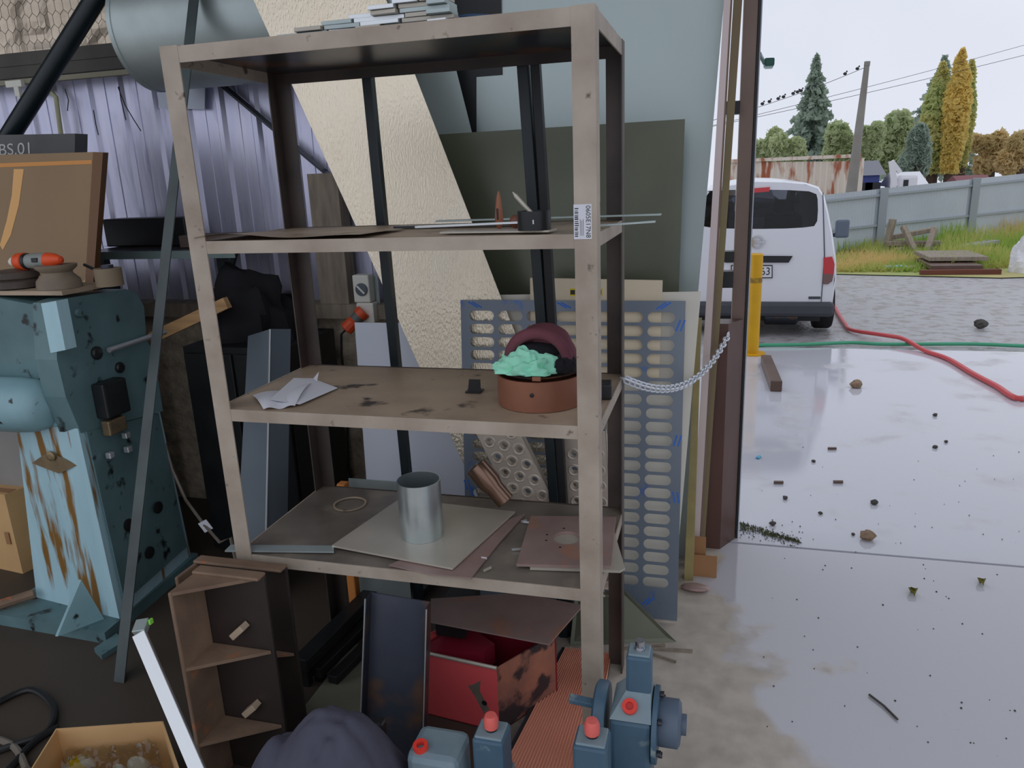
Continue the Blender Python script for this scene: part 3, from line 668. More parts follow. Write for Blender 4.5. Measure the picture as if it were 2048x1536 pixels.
rect(0, Wd, 0, mgt); rect(0, mgx, mgt, Ht - mgb); rect(Wd - mgx, Wd, mgt, Ht - mgb); rect(0, Wd, Ht - mgb, Ht)
t.add('sheet', sb, m_film)
m_blue = M('blue film print', (44, 92, 168), rough=.4)
for k, (x, y, a) in enumerate(((.06, .018, .5), (.47, .018, .5), (.90, .018, -.6), (.006, .30, 1.3), (.972, .09, -1.2), (.972, .52, -1.3), (.972, .74, 1.4), (.006, .75, 1.3), (.86, Ht - .07, -.8), (.76, Ht - .05, -.6))):
    for q in (0, .016):
        c = o0 + ux * (x * Wd + q) - uy * y - nrm * .0008; d = ux * math.cos(a) - uy * math.sin(a); e = ux * math.sin(a) + uy * math.cos(a)
        t.add('film_mark', MB().prism([c - d * .022 - e * .003, c + d * .022 - e * .003, c + d * .022 + e * .003, c - d * .022 + e * .003], nrm * .0004), m_blue)
t.done()
# ------------- perforated dimple strips
def dimple_strip(a, e, width, cols, pitch, label, up, mat):
    a, e = V(a), V(e); uy = (e - a).normalized(); nr = V(up).normalized(); ux = uy.cross(nr).normalized(); nr = ux.cross(uy); L = (e - a).length
    t = T('perforated_strip', label, 'sheet metal'); mb = MB(); cwid = (width - .02) / cols; r = min(pitch, cwid) * .30; rims = MB()
    for c in range(cols):
        x = -width / 2 + .01 + cwid * (c + .5); y0 = (pitch / 2 if c % 2 else 0); k = int((L - y0) / pitch)
        if y0: mb.prism([a + ux * (x - cwid / 2), a + ux * (x + cwid / 2), a + ux * (x + cwid / 2) + uy * y0, a + ux * (x - cwid / 2) + uy * y0], nr * -.002)
        for j in range(k):
            o = a + ux * x + uy * (y0 + pitch * (j + .5)); mb.holed(o, ux, uy, nr * -.002, cwid, pitch, 2 * r * .99, 2 * r * .99, 16)
            rims.lathe([(r * 1.75, .0004), (r * 1.45, .0022), (r * 1.15, .0005), (r, -.004), (r * .86, -.018)], o, nr, 16, False)
        ye = y0 + pitch * k
        if L - ye > .002: mb.prism([a + ux * (x - cwid / 2) + uy * ye, a + ux * (x + cwid / 2) + uy * ye, a + ux * (x + cwid / 2) + uy * L, a + ux * (x - cwid / 2) + uy * L], nr * -.002)
    for s_ in (-1, 1):
        x = s_ * (width / 2 - .005); mb.prism([a + ux * (x - .005), a + ux * (x + .005), a + ux * (x + .005) + uy * L, a + ux * (x - .005) + uy * L], nr * -.002)
        x = s_ * width / 2; mb.prism([a + ux * x, a + ux * x + uy * L, a + ux * x + uy * L - nr * .03, a + ux * x - nr * .03], ux * (.002 * -s_))
    t.add('strip', mb, mat); t.add('hole_rims', rims, mat, smooth=True, kind='stuff'); t.done()
plV = lean(2.44, 2.42, 1.2)
dimple_strip(PL(1100, 1075, plV), PL(985, 845, plV) , .155, 3, .064, 'slanting perforated steel strip with raised holes behind the bottom shelf', (0, -1, 0.02), m_perf)
plV2 = lean(2.505, 2.49, 1.2)
dimple_strip(PL(1198, 1312, plV2), PL(1168, 862, plV2), .155, 3, .062, 'upright perforated steel strip with raised holes behind the right posts', (0, -1, .02), m_perf)
# ------------- dark tubes standing behind the rack
def tube_pole(p_top, p_bot, y_top, y_bot, w_, mat, label):
    pl_ = lean(y_bot, y_top, 2.0); a = PL(*p_top, pl_); b_ = PL(*p_bot, pl_); d = (a - b_).normalized(); b0 = b_ - d * (b_.z / d.z)
    one('steel_tube', MB().bar(a, b0, w_, w_, up=(0, 1, 0), bev=.003), mat, label, 'tube')
tube_pole((736, 150), (812, 930), 2.375, 2.46, .033, m_tealtube, 'dark teal steel tube standing behind the rack left of centre')
tube_pole((1046, 125), (1104, 930), 2.375, 2.46, .034, m_tealtube, 'left one of the pair of dark steel tubes behind the rack')
tube_pole((1071, 125), (1122, 930), 2.385, 2.47, .030, m_black, 'right one of the pair of dark steel tubes behind the rack')
# small things behind shelf 4
c = YP(740, 990, 2.45)
one('steel_strip', MB().box((YP(697, 960, 2.42).x, 2.42, 0), (YP(802, 960, 2.42).x, 2.424, YP(700, 957, 2.42).z)), m_zincd, 'grey steel offcut standing behind the left of the bottom shelf', 'bar')
one('orange_block', MB().obox((YP(686, 975, 2.44).x - .005, 2.45, YP(686, 975, 2.44).z / 2), (.018, 0, 0), (0, .02, 0), (0, 0, YP(686, 960, 2.44).z / 2), .004), M('orange timber', (190, 120, 60), rough=.8), 'orange timber end beside the grey offcut behind the bottom shelf', 'timber')
# ------------- folded door sheets and timbers stacked against the jamb
def standing(name, px, y, th, mat, label, cat):
    one(name, MB().prism([YP(x, yy, y) for x, yy in px], (0, th, 0)), mat, label, cat)
def slab(name, tx0, tx1, bx0, bx1, by, y, th, mat, label, cat, ty=-120):     # upright strip: top and bottom px
    a, b_, c, d = YP(tx0, ty, y), YP(tx1, ty, y), YP(bx1, by, y), YP(bx0, by, y)
    c.z = d.z = min(c.z, d.z)
    if c.z < .06: c.z = d.z = 0.0
    one(name, MB().prism([a, b_, c, d], (0, th, 0)), mat, label, cat)
slab('door_panel_edge', 1455, 1468, 1381, 1396, 1130, 3.10, .02, m_pink, 'long pinkish-grey folded sheet standing at the left of the jamb stack', 'sheet metal')
slab('door_panel_edge', 1463, 1472, 1394, 1401, 1120, 3.15, .02, m_brownc, 'thin brown folded sheet behind the pinkish-grey one in the jamb stack', 'sheet metal')
slab('timber_length', 1474, 1493, 1400, 1408, 1105, 3.20, .03, M('painted timber', (118, 110, 78), (100, 84, 68), sc=2, rough=.7, stretch=(1, 1, .5)), 'olive-yellow length of timber standing against the brown jamb', 'timber')
slab('foam_strip', 1392, 1403, 1368, 1386, 1163, 2.96, .05, m_yellowf, 'yellow foam edged strip beside the slotted sheet', 'foam', ty=640)
c = FL(1408, 1152)
t = T('cardboard_scrap', 'folded piece of brown cardboard on the floor below the jamb stack', 'cardboard')
t.add('panel', MB().obox((c.x, c.y + .0, .048), (.052, .0, 0), (0, .003, 0), (0, .005, .048)), m_cardd)
t.add('flap', MB().obox((c.x - .02, c.y + .03, .10), (.024, 0, 0), (0, .003, 0), (0, 0, .07)), m_cardd)
t.done()
one('dirty_pad', MB().ell((FL(1390, 1180).x, FL(1390, 1180).y, .012), .06, .03, .014), m_rustp, 'flattened brown clod on the floor at the foot of the foam strip', 'debris', smooth=True)
# dark triangular plate and floor strips
a, b_, c = FL(1140, 1292), FL(1353, 1284), PL(1250, 1182, lean(2.42, 2.57, .3))
one('triangle_plate', MB().prism([a, b_, c, PL(1150, 1190, lean(2.42, 2.57, .3))], (0, .004, 0)), m_olive, 'dark triangular steel plate leaning on the floor behind the right posts', 'plate')
for i, (p, q, w_) in enumerate((((1262, 1296), (1385, 1304), .012), ((1300, 1308), (1352, 1326), .008), ((1240, 1300), (1330, 1292), .010))):
    one('floor_strip', MB().bar(FL(*p) + V((0, 0, .004)), FL(*q) + V((0, 0, .004)), w_, .007), m_woodg, 'thin splinter strip on the floor in front of the triangular plate', 'offcut', 'splinters by the triangular plate')
# chain from rack to jamb
t = T('chain', 'galvanised steel chain sagging from the rack to the brown jamb', 'chain')
A, B = V((XR + .008, YB - .08, 1.083)), V((.052, 3.255, 1.02)); lk = MB(); n_ = 16; path = []
ring = [(math.cos(2 * math.pi * k / n_) * .011 + math.copysign(.007, math.cos(2 * math.pi * k / n_)), math.sin(2 * math.pi * k / n_) * .011) for k in range(n_)]
lk.tube([V((x, y, 0)) for x, y in ring] + [V((ring[0][0], ring[0][1], 0))], .0036, 6, False); lkm = lk.mesh('link', m_chain, smooth=True)
N_ = 48; mats = []
def cpos(s_): return A.lerp(B, s_) + V((0, -.14 * 4 * s_ * (1 - s_), -.115 * 4 * s_ * (1 - s_) * (.5 + .5 * s_)))
for k in range(N_):
    s_ = (k + .5) / N_; p = cpos(s_); d = (cpos(s_ + .005) - cpos(s_ - .005)).normalized(); u = V((0, 0, 1)).cross(d).normalized(); v_ = d.cross(u)
    if k % 2: u, v_ = v_, -u
    mats.append(MX(((d.x, u.x, v_.x, p.x), (d.y, u.y, v_.y, p.y), (d.z, u.z, v_.z, p.z), (0, 0, 0, 1))))
t.copies('link', lkm, mats)
t.add('hook', MB().tube([B + V((0, .0, 0)), B + V((.0, .01, .004)), B + V((.0, .018, 0))], .004, 6), m_chain)
t.done()

# ================================================================== back wall things, left
# round duct
t = T('round_duct', 'large round galvanised duct hung along the back wall above the rack', 'duct')
DC = V((0, 3.13, 2.385)); DR = .245
t.add('shell', MB().shell(DR - .003, DR, 1.30, (-2.51, DC.y, DC.z), (1, 0, 0), 64), m_zincd, smooth=True)
t.add('seam_band', MB().shell(DR, DR + .004, .02, (-2.51, DC.y, DC.z), (1, 0, 0), 64), m_zincd, smooth=True)
t.add('end_disc', MB().lathe([(DR - .004, 0), (DR - .004, .004)], (-2.43, DC.y, DC.z), (1, 0, 0), 64), m_dark)
t.add('hanger_strap', MB().box((-2.0, DC.y - .01, DC.z + DR), (-1.97, DC.y + .01, 4.3)), m_zincd)
t.done()
sheet('wall_plate', [(316, 168), (410, 168), (409, 219), (317, 216)], (V((0, YW - .034, 0)), V((0, 1, 0))), .004, M('wall patch', (168, 174, 186), rough=.5), 'plain grey plate fixed on the cladding below the duct', 'plate')
one('brace_tube', MB().tube([YP(208, -30, 3.05), YP(8, 290, 2.95)], .042, 16), m_tealtube, 'thick dark round brace tube slanting across the netting at top left', 'tube', smooth=True)
t = T('wall_brace', 'dark flat diagonal brace bolted across the back cladding', 'brace')
a, e = YP(430, 158, YW - .042), YP(700, 385, YW - .042)
t.add('flat', MB().bar(a, e, .01, .055, up=(0, 1, 0)), m_tealtube)
t.done()
# steel angle leaning left of the rack
pl_ = lean(1.86, 2.80, 2.35)
t = T('steel_angle', 'long dark steel angle leaning from the floor before the press up to the duct', 'angle bar')
a = PL(240, 1372, pl_); a.z = 0.0
e = PL(402, -130, pl_); d = (e - a).normalized(); u = V((1, 0, 0)); u = (u - d * u.dot(d)).normalized(); n_ = d.cross(u)
if n_.y > 0: n_ = -n_
t.add('flange', MB().obox((a + e) / 2, (e - a) / 2, u * .022, n_ * .0025), M('angle steel', (64, 74, 74), (48, 56, 57), sc=4, rough=.4))
t.add('flange', MB().obox((a + e) / 2 - u * .022 - n_ * .02, (e - a) / 2, u * .0025, n_ * .02), m_black)
t.done()
# pipe clamp and loose wires at the girt
t = T('pipe_clamp', 'pale clamp with a bent hook under the girt at far left', 'clamp')
c = YP(30, 168, YW - .15)
t.add('block', MB().obox(c, (.05, 0, 0), (0, .012, 0), (0, 0, .016), .003), m_greyp)
t.add('stem', MB().obox(c + V((.01, 0, -.03)), (.015, 0, 0), (0, .01, 0), (0, 0, .03), .003), m_greyp)
t.add('hook', MB().tube([c + V((.01 + .045 * (1 - math.cos(q)), 0, -.05 - .045 * math.sin(q))) for q in [math.pi * k / 10 for k in range(11)]], .010, 8), m_greyp, smooth=True)
t.done()
for i, pts in enumerate((((60, 185), (95, 175), (112, 195), (118, 240), (122, 270)),)):
    one('old_hose', MB().tube([YP(x, y, YW - .06) for x, y in pts], .012, 8), M('lichen hose', (150, 150, 120), rough=.8), 'crusty pale hose hanging down the cladding left of the duct', 'hose', smooth=True)
for i, pts in enumerate((((238, 172), (242, 200), (252, 240)), ((236, 174), (250, 210), (268, 240), (282, 262)), ((187, 220), (192, 250), (197, 270)), ((130, 178), (137, 200), (135, 222)))):
    one('dangling_wire', MB().tube([YP(x, y, YW - .05 - .01 * i) for x, y in pts], .0025, 5), m_black, ('thin dark straight wire dangling below the duct end', 'thin dark curved wire dangling below the duct end', 'short dark wire hanging alone on the cladding', 'short dark wire tuft hanging near the crusty hose')[i], 'wire')
# timber post on the ledge
one('timber_post', MB().box((YP(632, 480, 3.30).x, 3.28, LEDGE), (YP(690, 480, 3.30).x, 3.37, YP(640, 347, 3.30).z)), m_woodg, 'grey-brown timber post standing on the wall ledge behind the rack', 'post')
for i, (x0, x1, h) in enumerate(((482, 537, .05), (566, 600, .05))):
    a = YP(x0, 604, 3.30); e = YP(x1, 604, 3.30)
    one('ledge_block', MB().box((a.x, 3.28, LEDGE), (e.x, 3.36, LEDGE + h)), m_black, ('dark block lying on the wall ledge left of the back post', 'dark block on the wall ledge nearest the back post')[i], 'block')
# isolator and plug
t = T('isolator_switch', 'pale wall isolator box with a dark round dial beside the timber post', 'switch')
c = YP(722, 578, 3.22)
t.add('box', MB().obox((c.x, 3.25, c.z), (.042, 0, 0), (0, .03, 0), (0, 0, .065), .006), m_greyp)
i = t.add('dial', MB().lathe([(.030, 0), (.030, .008), (.026, .010)], (c.x + .004, 3.22, c.z - .002), (0, -1, 0), 24), m_greyd)
t.add('pointer', MB().obox((c.x + .004, 3.208, c.z - .002), (.018, 0, -.018), (0, .003, 0), (.003, 0, .003)), m_greyp, parent=i)
t.add('socket', MB().obox((c.x + .01, 3.25, c.z - .115), (.044, 0, 0), (0, .03, 0), (0, 0, .048), .006), m_greyp)
t.add('mount_bracket', MB().box((c.x - .05, 3.282, LEDGE + .001), (c.x + .06, 3.29, c.z + .05)), m_zincd)
t.done()
t = T('power_plug', 'orange and grey power plug in the wall isolator with a cable hanging down', 'plug')
a = V((c.x + .006, 3.216, c.z - .105)); d = V((-.62, -.3, -.62)).normalized()
t.add('collar', MB().lathe([(.034, 0), (.036, .01), (.034, .03)], a, d, 20), m_orange, smooth=True)
t.add('body', MB().lathe([(.030, .03), (.030, .062)], a, d, 20), M('plug grey', (84, 84, 82), rough=.5), smooth=True)
t.add('grip', MB().lathe([(.027, .062), (.032, .075), (.034, .12), (.020, .126)], a, d, 12), m_orange)
e = a + d * .124
t.add('cable', MB().tube([e, e + d * .03, e + V((-.03, -.01, -.12)), e + V((-.03, 0, -.35)), e + V((-.06, 0, -.7)), e + V((-.02, .0, -1.04))], .006, 6), m_black, smooth=True)
t.done()
# wall shelf at left with sheet offcuts
YS0, YS1 = 2.92, 3.34; zs = YP(260, 503, YS0).z
t = T('steel_shelf', 'dark steel wall shelf on a post behind the press', 'shelf')
x0, x1 = YP(150, 505, YS0).x, YP(470, 505, YS0).x
t.add('top_plate', MB().box((x0, YS0, zs - .005), (x1, YS1, zs)), m_dark)
t.add('front_rail', MB().box((x0, YS0 - .004, zs - .035), (x1, YS0, zs)), M('rail teal grey', (96, 112, 110), (60, 68, 68), sc=3, rough=.5))
xl = YP(446, 560, YS0 + .1).x
t.add('leg', MB().box((xl - .02, YS0 + .10, 0), (xl + .02, YS0 + .14, zs - .005)), m_tealtube)
t.add('knee_brace', MB().bar((xl + .02, YS0 + .12, zs - .13), (xl + .08, YS0 + .12, zs - .006), .02, .02), m_tealtube)
t.add('leg', MB().box((x0 + .02, YS0 + .10, 0), (x0 + .06, YS0 + .14, zs - .005)), m_tealtube)
t.done()
def arc(u, v):
    a = ZP(195, 492, zs + .012).lerp(ZP(330, 476, zs + .012), u); e = V((a.x + .02, a.y + .16 * math.sin(math.pi * (.2 + .6 * u)), 0)); p = a.lerp(e, v); return (p.x, p.y, zs + .006 + .05 * v * math.sin(math.pi * u))
one('curved_offcut', MB().grid(arc, 20, 6), m_plate, 'pale crescent-shaped sheet offcut on the wall shelf', 'sheet metal', smooth=True)
one('steel_stack', MB().obox((YP(430, 460, 3.1).x, 3.12, zs + .03), (.16, 0, 0), (0, .08, 0), (0, 0, .028), .004), M('brown bar', (70, 60, 54), rough=.6), 'brown bar stack on the right end of the wall shelf', 'bar')
one('dark_box', MB().obox((YP(300, 445, 3.22).x, 3.24, zs + .07), (.24, 0, 0), (0, .07, 0), (0, 0, .068), .006), m_black, 'black box at the back of the wall shelf', 'box')
# black cabinet and boxes in the dark corner
t = T('black_cabinet', 'black steel cabinet in the dark gap between press and rack', 'cabinet')
xa, xb = -2.32, -1.80
t.add('body', MB().box((xa, 2.80, .02), (xb, 3.24, 1.02)), m_black)
t.add('door', MB().obox(((xa + xb) / 2 - .128, 2.792, .53), (.122, 0, 0), (0, .008, 0), (0, 0, .46), .004), m_black)
t.add('door', MB().obox(((xa + xb) / 2 + .128, 2.792, .53), (.122, 0, 0), (0, .008, 0), (0, 0, .46), .004), m_black)
t.add('plinth', MB().box((xa + .02, 2.83, 0), (xb - .02, 3.22, .02)), m_black)
t.done()
def heap(u, v):
    a = 2 * math.pi * u; ph = math.pi / 2 * v; d = V((math.cos(a) * math.cos(ph), math.sin(a) * math.cos(ph), math.sin(ph))); k = 1 + .35 * noise.noise(d * 2.5)
    return V((-2.12 + d.x * .24 * k, 3.03 + d.y * .15 * k, max(1.021, 1.021 + d.z * .30 * k)))
one('black_tarpaulin', MB().grid(heap, 40, 12), m_blackc, 'heap of black tarpaulin on the black cabinet under the wall shelf', 'cloth', smooth=True)
a, e = YP(300, 650, 2.84), YP(455, 605, 2.84); a.z = 1.047
one('timber_board', MB().bar(a, e, .03, .05, up=(0, 0, 1)), m_wood, 'pale timber board lying slanted in front of the black cabinet', 'timber')
one('brown_carton', MB().obox((YP(470, 720, 2.95).x, 2.98, YP(470, 715, 2.95).z), (.08, 0, 0), (0, .06, 0), (0, 0, .05), .004).box((YP(470, 720, 2.95).x - .07, 2.94, 0), (YP(470, 720, 2.95).x + .07, 3.02, YP(470, 715, 2.95).z - .05)), M('dark carton', (92, 84, 74), (70, 64, 58), sc=4, rough=.8), 'dull brown carton between the black cabinet and the galvanised flashing', 'box')
# folded flashing
plK = lean(2.40, 2.70, 1.2)
t = T('galvanised_flashing', 'tall folded grey galvanised flashing leaning behind the left of the rack', 'flashing')
q = [PL(x, y, plK) for x, y in ((496, 672), (541, 658), (532, 1130), (472, 1130))]
for p in q[2:]: pass
t.add('web', MB().prism(q, (0, .002, 0)), m_dark if False else M('flashing steel', (80, 88, 94), (68, 76, 82), sc=3, rough=.35, metal=.5))
q2 = [PL(x, y, plK) for x, y in ((541, 658), (566, 664), (558, 1130), (532, 1130))]
t.add('return_leg', MB().prism([q2[0], q2[1] + V((0, .06, 0)), q2[2] + V((0, .06, 0)), q2[3]], (0, .002, 0)), M('flashing steel dark', (62, 70, 76), rough=.35, metal=.5))
t.add('hem', MB().tube([q[1] + V((0, -.004, 0)), q[2] + V((0, -.004, 0))], .004, 6), m_silver)
t.done()
one('flashing_prop', MB().obox((PL(505, 1135, plK).x, PL(505, 1135, plK).y + .03, PL(505, 1130, plK).z / 2), (.09, 0, 0), (0, .05, 0), (0, 0, PL(505, 1130, plK).z / 2 - .002), .01), m_cardd, 'brown timber block under the galvanised flashing', 'timber')
# ------------------------------------------------------------------ panels at far left
t = T('grey_cabinet', 'grey steel cabinet standing behind the press at far left', 'cabinet')
cF = FL(40, 1122); zc_ = 1.05
t.add('body', MB().box((-4.0, cF.y + .01, .0), (-2.87, 3.2, zc_)), m_grey)
t.add('door', MB().obox((-3.20, cF.y + .004, .52), (.30, 0, 0), (0, .006, 0), (0, 0, .48), .004), m_grey)
t.done()
plB = lean(2.36, 2.72, 1.9); plS = lean(2.46, 2.80, 1.95)
t = T('bronze_panel', 'brown bronze-coloured panel with pale scrapes leaning at far left behind the press', 'panel')
q = [PL(x, y, plB) for x, y in ((-90, 312), (186, 304), (168, 600), (-90, 640))]
for p in q[2:]: 
    pass
t.add('face', MB().prism(q, (0, .03, 0)), m_bronze)
q = [PL(x, y, plB) for x, y in ((186, 304), (206, 305), (184, 600), (168, 600))]
t.add('edge_return', MB().prism(q, (0, .03, 0)), M('bronze edge', (84, 58, 36), rough=.4, metal=.3))
q = [PL(x, y, plB) + V((0, -.001, 0)) for x, y in ((28, 338), (48, 338), (38, 410), (22, 470), (6, 500), (0, 490), (14, 440), (24, 390))]
t.add('scrape_mark', MB().prism(q, (0, .0006, 0)), M('scrape', (196, 150, 92), rough=.5))
q = [PL(x, y, plB) + V((0, -.001, 0)) for x, y in ((-90, 330), (184, 320), (184, 328), (-90, 338))]
t.add('tape_line', MB().prism(q, (0, .0006, 0)), M('tape', (170, 116, 56), rough=.5))
t.done()
t = T('sign_panel', 'thick charcoal panel lettered BS.01 standing behind the bronze panel', 'sign')
q = [PL(x, y, plS) for x, y in ((-110, 272), (150, 267), (146, 480), (-110, 480))]
t.add('board', MB().prism(q, (.0, .07, 0)), m_sign)
ux = V((1, 0, 0)); uy = (q[1] - q[2]).normalized(); uy = (uy - ux * uy.dot(ux)).normalized()
hgt = (PL(40, 288, plS) - PL(40, 306, plS)).length
t.add('lettering', text_mb('BS.01', PL(66, 297, plS) + V((0, -.0015, 0)), ux, uy, hgt * 1.3, 'RIGHT', sx=1.22), m_signtxt)
t.done()
one('panel_prop', MB().box((-3.6, 2.62, zc_), (-2.88, 3.1, 1.30)), m_black, 'dark crate on the grey cabinet behind the press head', 'box')

# ================================================================== press
t = T('iron_press', 'old teal-blue iron punching press with chipped and rusted paint at the left', 'machine')
X_ = -2.30
bt = [V((-2.76, 2.20, .05)), V((-2.275, 2.135, .05)), V((-2.34, 2.655, .05)), V((-2.78, 2.66, .05))]
tp = [V((-2.62, 2.17, .85)), V((-2.305, 2.15, .85)), V((-2.335, 2.61, .79)), V((-2.62, 2.61, .82))]
ped = MB().add(bt + tp, [(0, 3, 2, 1), (4, 5, 6, 7), (0, 1, 5, 4), (1, 2, 6, 5), (2, 3, 7, 6), (3, 0, 4, 7)])
pi_ = t.add('pedestal', ped, m_tealr)
t.add('base_plate', MB().prism([(-2.84, 2.06, 0), (-2.26, 2.04, 0), (-2.32, 2.68, 0), (-2.84, 2.68, 0)], (0, 0, .05)), m_teald)
# side panel proud of the pedestal, greasy
n_ = V((1, .12, .05)).normalized()
t.add('side_panel', MB().prism([bt[1] + V((.004, .03, .06)), bt[2] + V((.004, -.03, .06)), tp[2] + V((.004, -.02, -.02)), tp[1] + V((.004, .025, -.02))], (.008, 0, 0)), m_teald)
body = [XP(x, y, X_) for x, y in ((110, 606), (140, 596), (252, 578), (274, 588), (288, 612), (293, 680), (308, 705), (326, 822), (162, 866), (132, 795), (114, 720))]
bi = t.add('body_plate', MB().prism(body, (-.10, 0, 0)), m_teald)
t.add('front_rib', MB().prism([YP(x, y, 2.085) for x, y in ((82, 607), (112, 602), (131, 700), (101, 706))], (0, .05, 0)), m_tealr)  # front edge facing the light, its brightness painted with the lighter teal
hd = [V((X_ - .11, 2.19, 1.31)), V((X_ - .11, 2.19, 1.06)), V((X_ - .25, 2.19, 1.0)), V((X_ - .62, 2.19, .98)), V((X_ - .62, 2.19, 1.34)), V((X_ - .35, 2.19, 1.345))]
t.add('head_casting', MB().prism(hd, (0, .30, 0)), m_teald)
t.add('top_plate', MB().box((X_ - .60, 2.20, 1.346), (X_ - .005, 2.44, 1.362)), m_rackplate)
ca = YP(60, 818, 2.10)
ai = t.add('arm', MB().lathe([(.0, 0), (.06, .006), (.088, .03), (.10, .07), (.105, .15), (.105, .62)], (X_ - .10, 2.14, ca.z), (-1, 0, 0), 28), m_teal, smooth=True)
t.add('arm_saddle', MB().prism([V((X_ - .34, 2.155, .852)), V((X_ - .02, 2.155, .852)), V((X_ - .02, 2.155, .97)), V((X_ - .06, 2.155, 1.0)), V((X_ - .2, 2.155, .9))], (0, .3, 0)), m_teal)
for x, y, r in ((155, 626, .017), (192, 706, .026), (238, 735, .022)):
    c = XP(x, y, X_); t.add('bolt', MB().lathe([(r, 0), (r, .008), (r * .75, .014), (0, .015)], c, (1, 0, 0), 14), m_teald if r < .02 else m_black, parent=bi, smooth=True)
a = XP(205, 700, X_) + V((.03, 0, 0)); e = XP(318, 664, X_) + V((.03, 0, 0))
t.add('lever', MB().tube([a, e], .011, 10), m_silver, smooth=True)
t.add('slide_block', MB().obox(XP(210, 795, X_) + V((.03, 0, 0)), (.03, 0, 0), (0, .06, 0), (0, 0, .07), .008), m_black)
t.add('clamp_block', MB().obox(XP(212, 850, X_) + V((.04, 0, 0)), (.02, 0, 0), (0, .045, 0), (0, 0, .03), .006), m_brass)
for x, y in ((248, 870), (252, 898), (216, 910)):
    t.add('nut', MB().obox(XP(x, y, X_ + .02) + V((.01, 0, 0)), (.012, 0, 0), (0, .012, 0), (0, 0, .012), .003), m_silver)
for x, y in ((255, 1050), (315, 1015), (298, 1105)):
    c = XP(x, y, X_ + .015); t.add('oil_port', MB().lathe([(.026, 0), (.026, .006), (.012, .008)], c, (1, 0, 0), 16), m_black)
# badge: diamond plate on the pedestal front
fo = V((-2.47, 2.165, .70)); 
bd = [YP(x, y, 2.158) for x, y in ((66, 925), (100, 902), (155, 930), (120, 946))]
bi2 = t.add('maker_badge', MB().prism(bd, (0, -.006, 0)), m_brass)
bc = YP(103, 912, 2.150); t.add('badge_boss', MB().lathe([(.020, 0), (.020, .006), (.010, .009)], bc, (0, -1, 0), 16), m_brass, parent=bi2)
# foot gusset and old rod at the base
g0, g1, g2 = YP(158, 1183, 2.08), FL(108, 1300), FL(170, 1290)
t.add('foot_gusset', MB().prism([V((g0.x, 2.09, .24)), V((g0.x - .05, 1.98, .051)), V((g0.x + .04, 2.12, .051))], (.012, 0, 0)), m_teal)
t.add('foot_rod', MB().tube([V((-2.73, 2.17, .09)), V((-2.86, 2.06, .07)), V((-3.1, 1.95, .05))], .02, 8), m_rust, smooth=True)
t.done()
# things on the press
zt_ = 1.363
def on_press(px): 
    p = YP(px, 600, 2.28); return V((p.x, 2.28, zt_))
t = T('spool', 'dusty waisted steel spool on top of the press under the drill', 'spool'); c = on_press(125)
t.add('spool', MB().lathe([(.078, 0), (.074, .03), (.054, .052), (.052, .06), (.070, .075), (.072, .086)], c, (0, 0, 1), 24), M('dusty tin', (112, 100, 84), (90, 80, 68), sc=8, rough=.6), smooth=True); t.done()
t = T('pulley', 'dark grooved pulley on top of the press at far left', 'pulley'); c = on_press(42)
t.add('wheel', MB().lathe([(.070, 0), (.080, .004), (.080, .028), (.072, .034), (.080, .040), (.080, .062), (.05, .07)], c, (0, 0, 1), 24), M('dirty iron', (84, 74, 66), (62, 54, 48), sc=8, rough=.55), smooth=True); t.done()
c = on_press(205)
t = T('short_bush', 'dusty cylindrical bush on top of the press beside the bronze panel', 'bush')
t.add('barrel', MB().lathe([(.048, 0), (.048, .066)], c + V((0, .05, 0)), (0, 0, 1), 20), M('dusty bush', (104, 92, 74), rough=.7), smooth=True)
t.add('nipple', MB().lathe([(.022, .066), (.022, .078)], c + V((0, .05, 0)), (0, 0, 1), 14), m_dark, smooth=True); t.done()
t = T('cordless_drill', 'orange and grey power tool lying on the spool and pulley on top of the press', 'power tool')
a = on_press(42) + V((-.01, .0, .098)); e = on_press(140) + V((.0, 0, .104)); d = (e - a).normalized(); L = (e - a).length
t.add('nose', MB().lathe([(.012, 0), (.018, .01), (.022, .03)], a, d, 14), m_greyp, smooth=True)
t.add('gearcase', MB().lathe([(.026, .03), (.032, .04), (.033, .07), (.028, .074)], a, d, 18), m_orange, smooth=True)
t.add('clutch_ring', MB().lathe([(.030, .074), (.030, .088)], a, d, 18), m_black, smooth=True)
t.add('motor_body', MB().lathe([(.027, .088), (.029, .11), (.029, L * .72)], a, d, 18), M('tool grey', (112, 116, 112), rough=.5), smooth=True)
t.add('rear_cap', MB().lathe([(.029, L * .72), (.026, L * .85), (.014, L * .98), (.0, L)], a, d, 18), m_orange, smooth=True)
t.add('switch', MB().obox(a + d * (L * .6) + V((0, -.028, .005)), d * .014, (0, .004, 0), (0, 0, .008), .002), m_black)
t.done()
c = on_press(165)
one('hex_rod', MB().tube([c + V((-.05, .09, .075)), c + V((.06, .06, .045)), c + V((.075, .055, .006))], .006, 6), m_black, 'thin black bent rod lying behind the spool on the press', 'rod')
# cardboard box behind press
t = T('cardboard_box', 'closed brown cardboard carton on the floor behind the press column', 'box')
b0, b1, b2 = FL(12, 1121), FL(68, 1135), FL(-60, 1118)
hh = .40
t.add('body', MB().prism([(b0.x - .25, b0.y - .04, 0), (b1.x, b1.y - .06, 0), (b1.x + .03, b1.y + .12, 0), (b0.x - .25, b1.y + .12, 0)][:4], (0, 0, hh)), m_card)
t.add('hand_hole', MB().obox((b1.x - .04, b1.y - .062, hh * .45), (.012, 0, 0), (0, .001, 0), (0, 0, .03)), m_cardd)
t.add('tape', MB().obox((b1.x - .12, b1.y - .02, hh + .001), (.12, 0, 0), (0, .02, 0), (0, 0, .001)), m_cardd)
t.done()
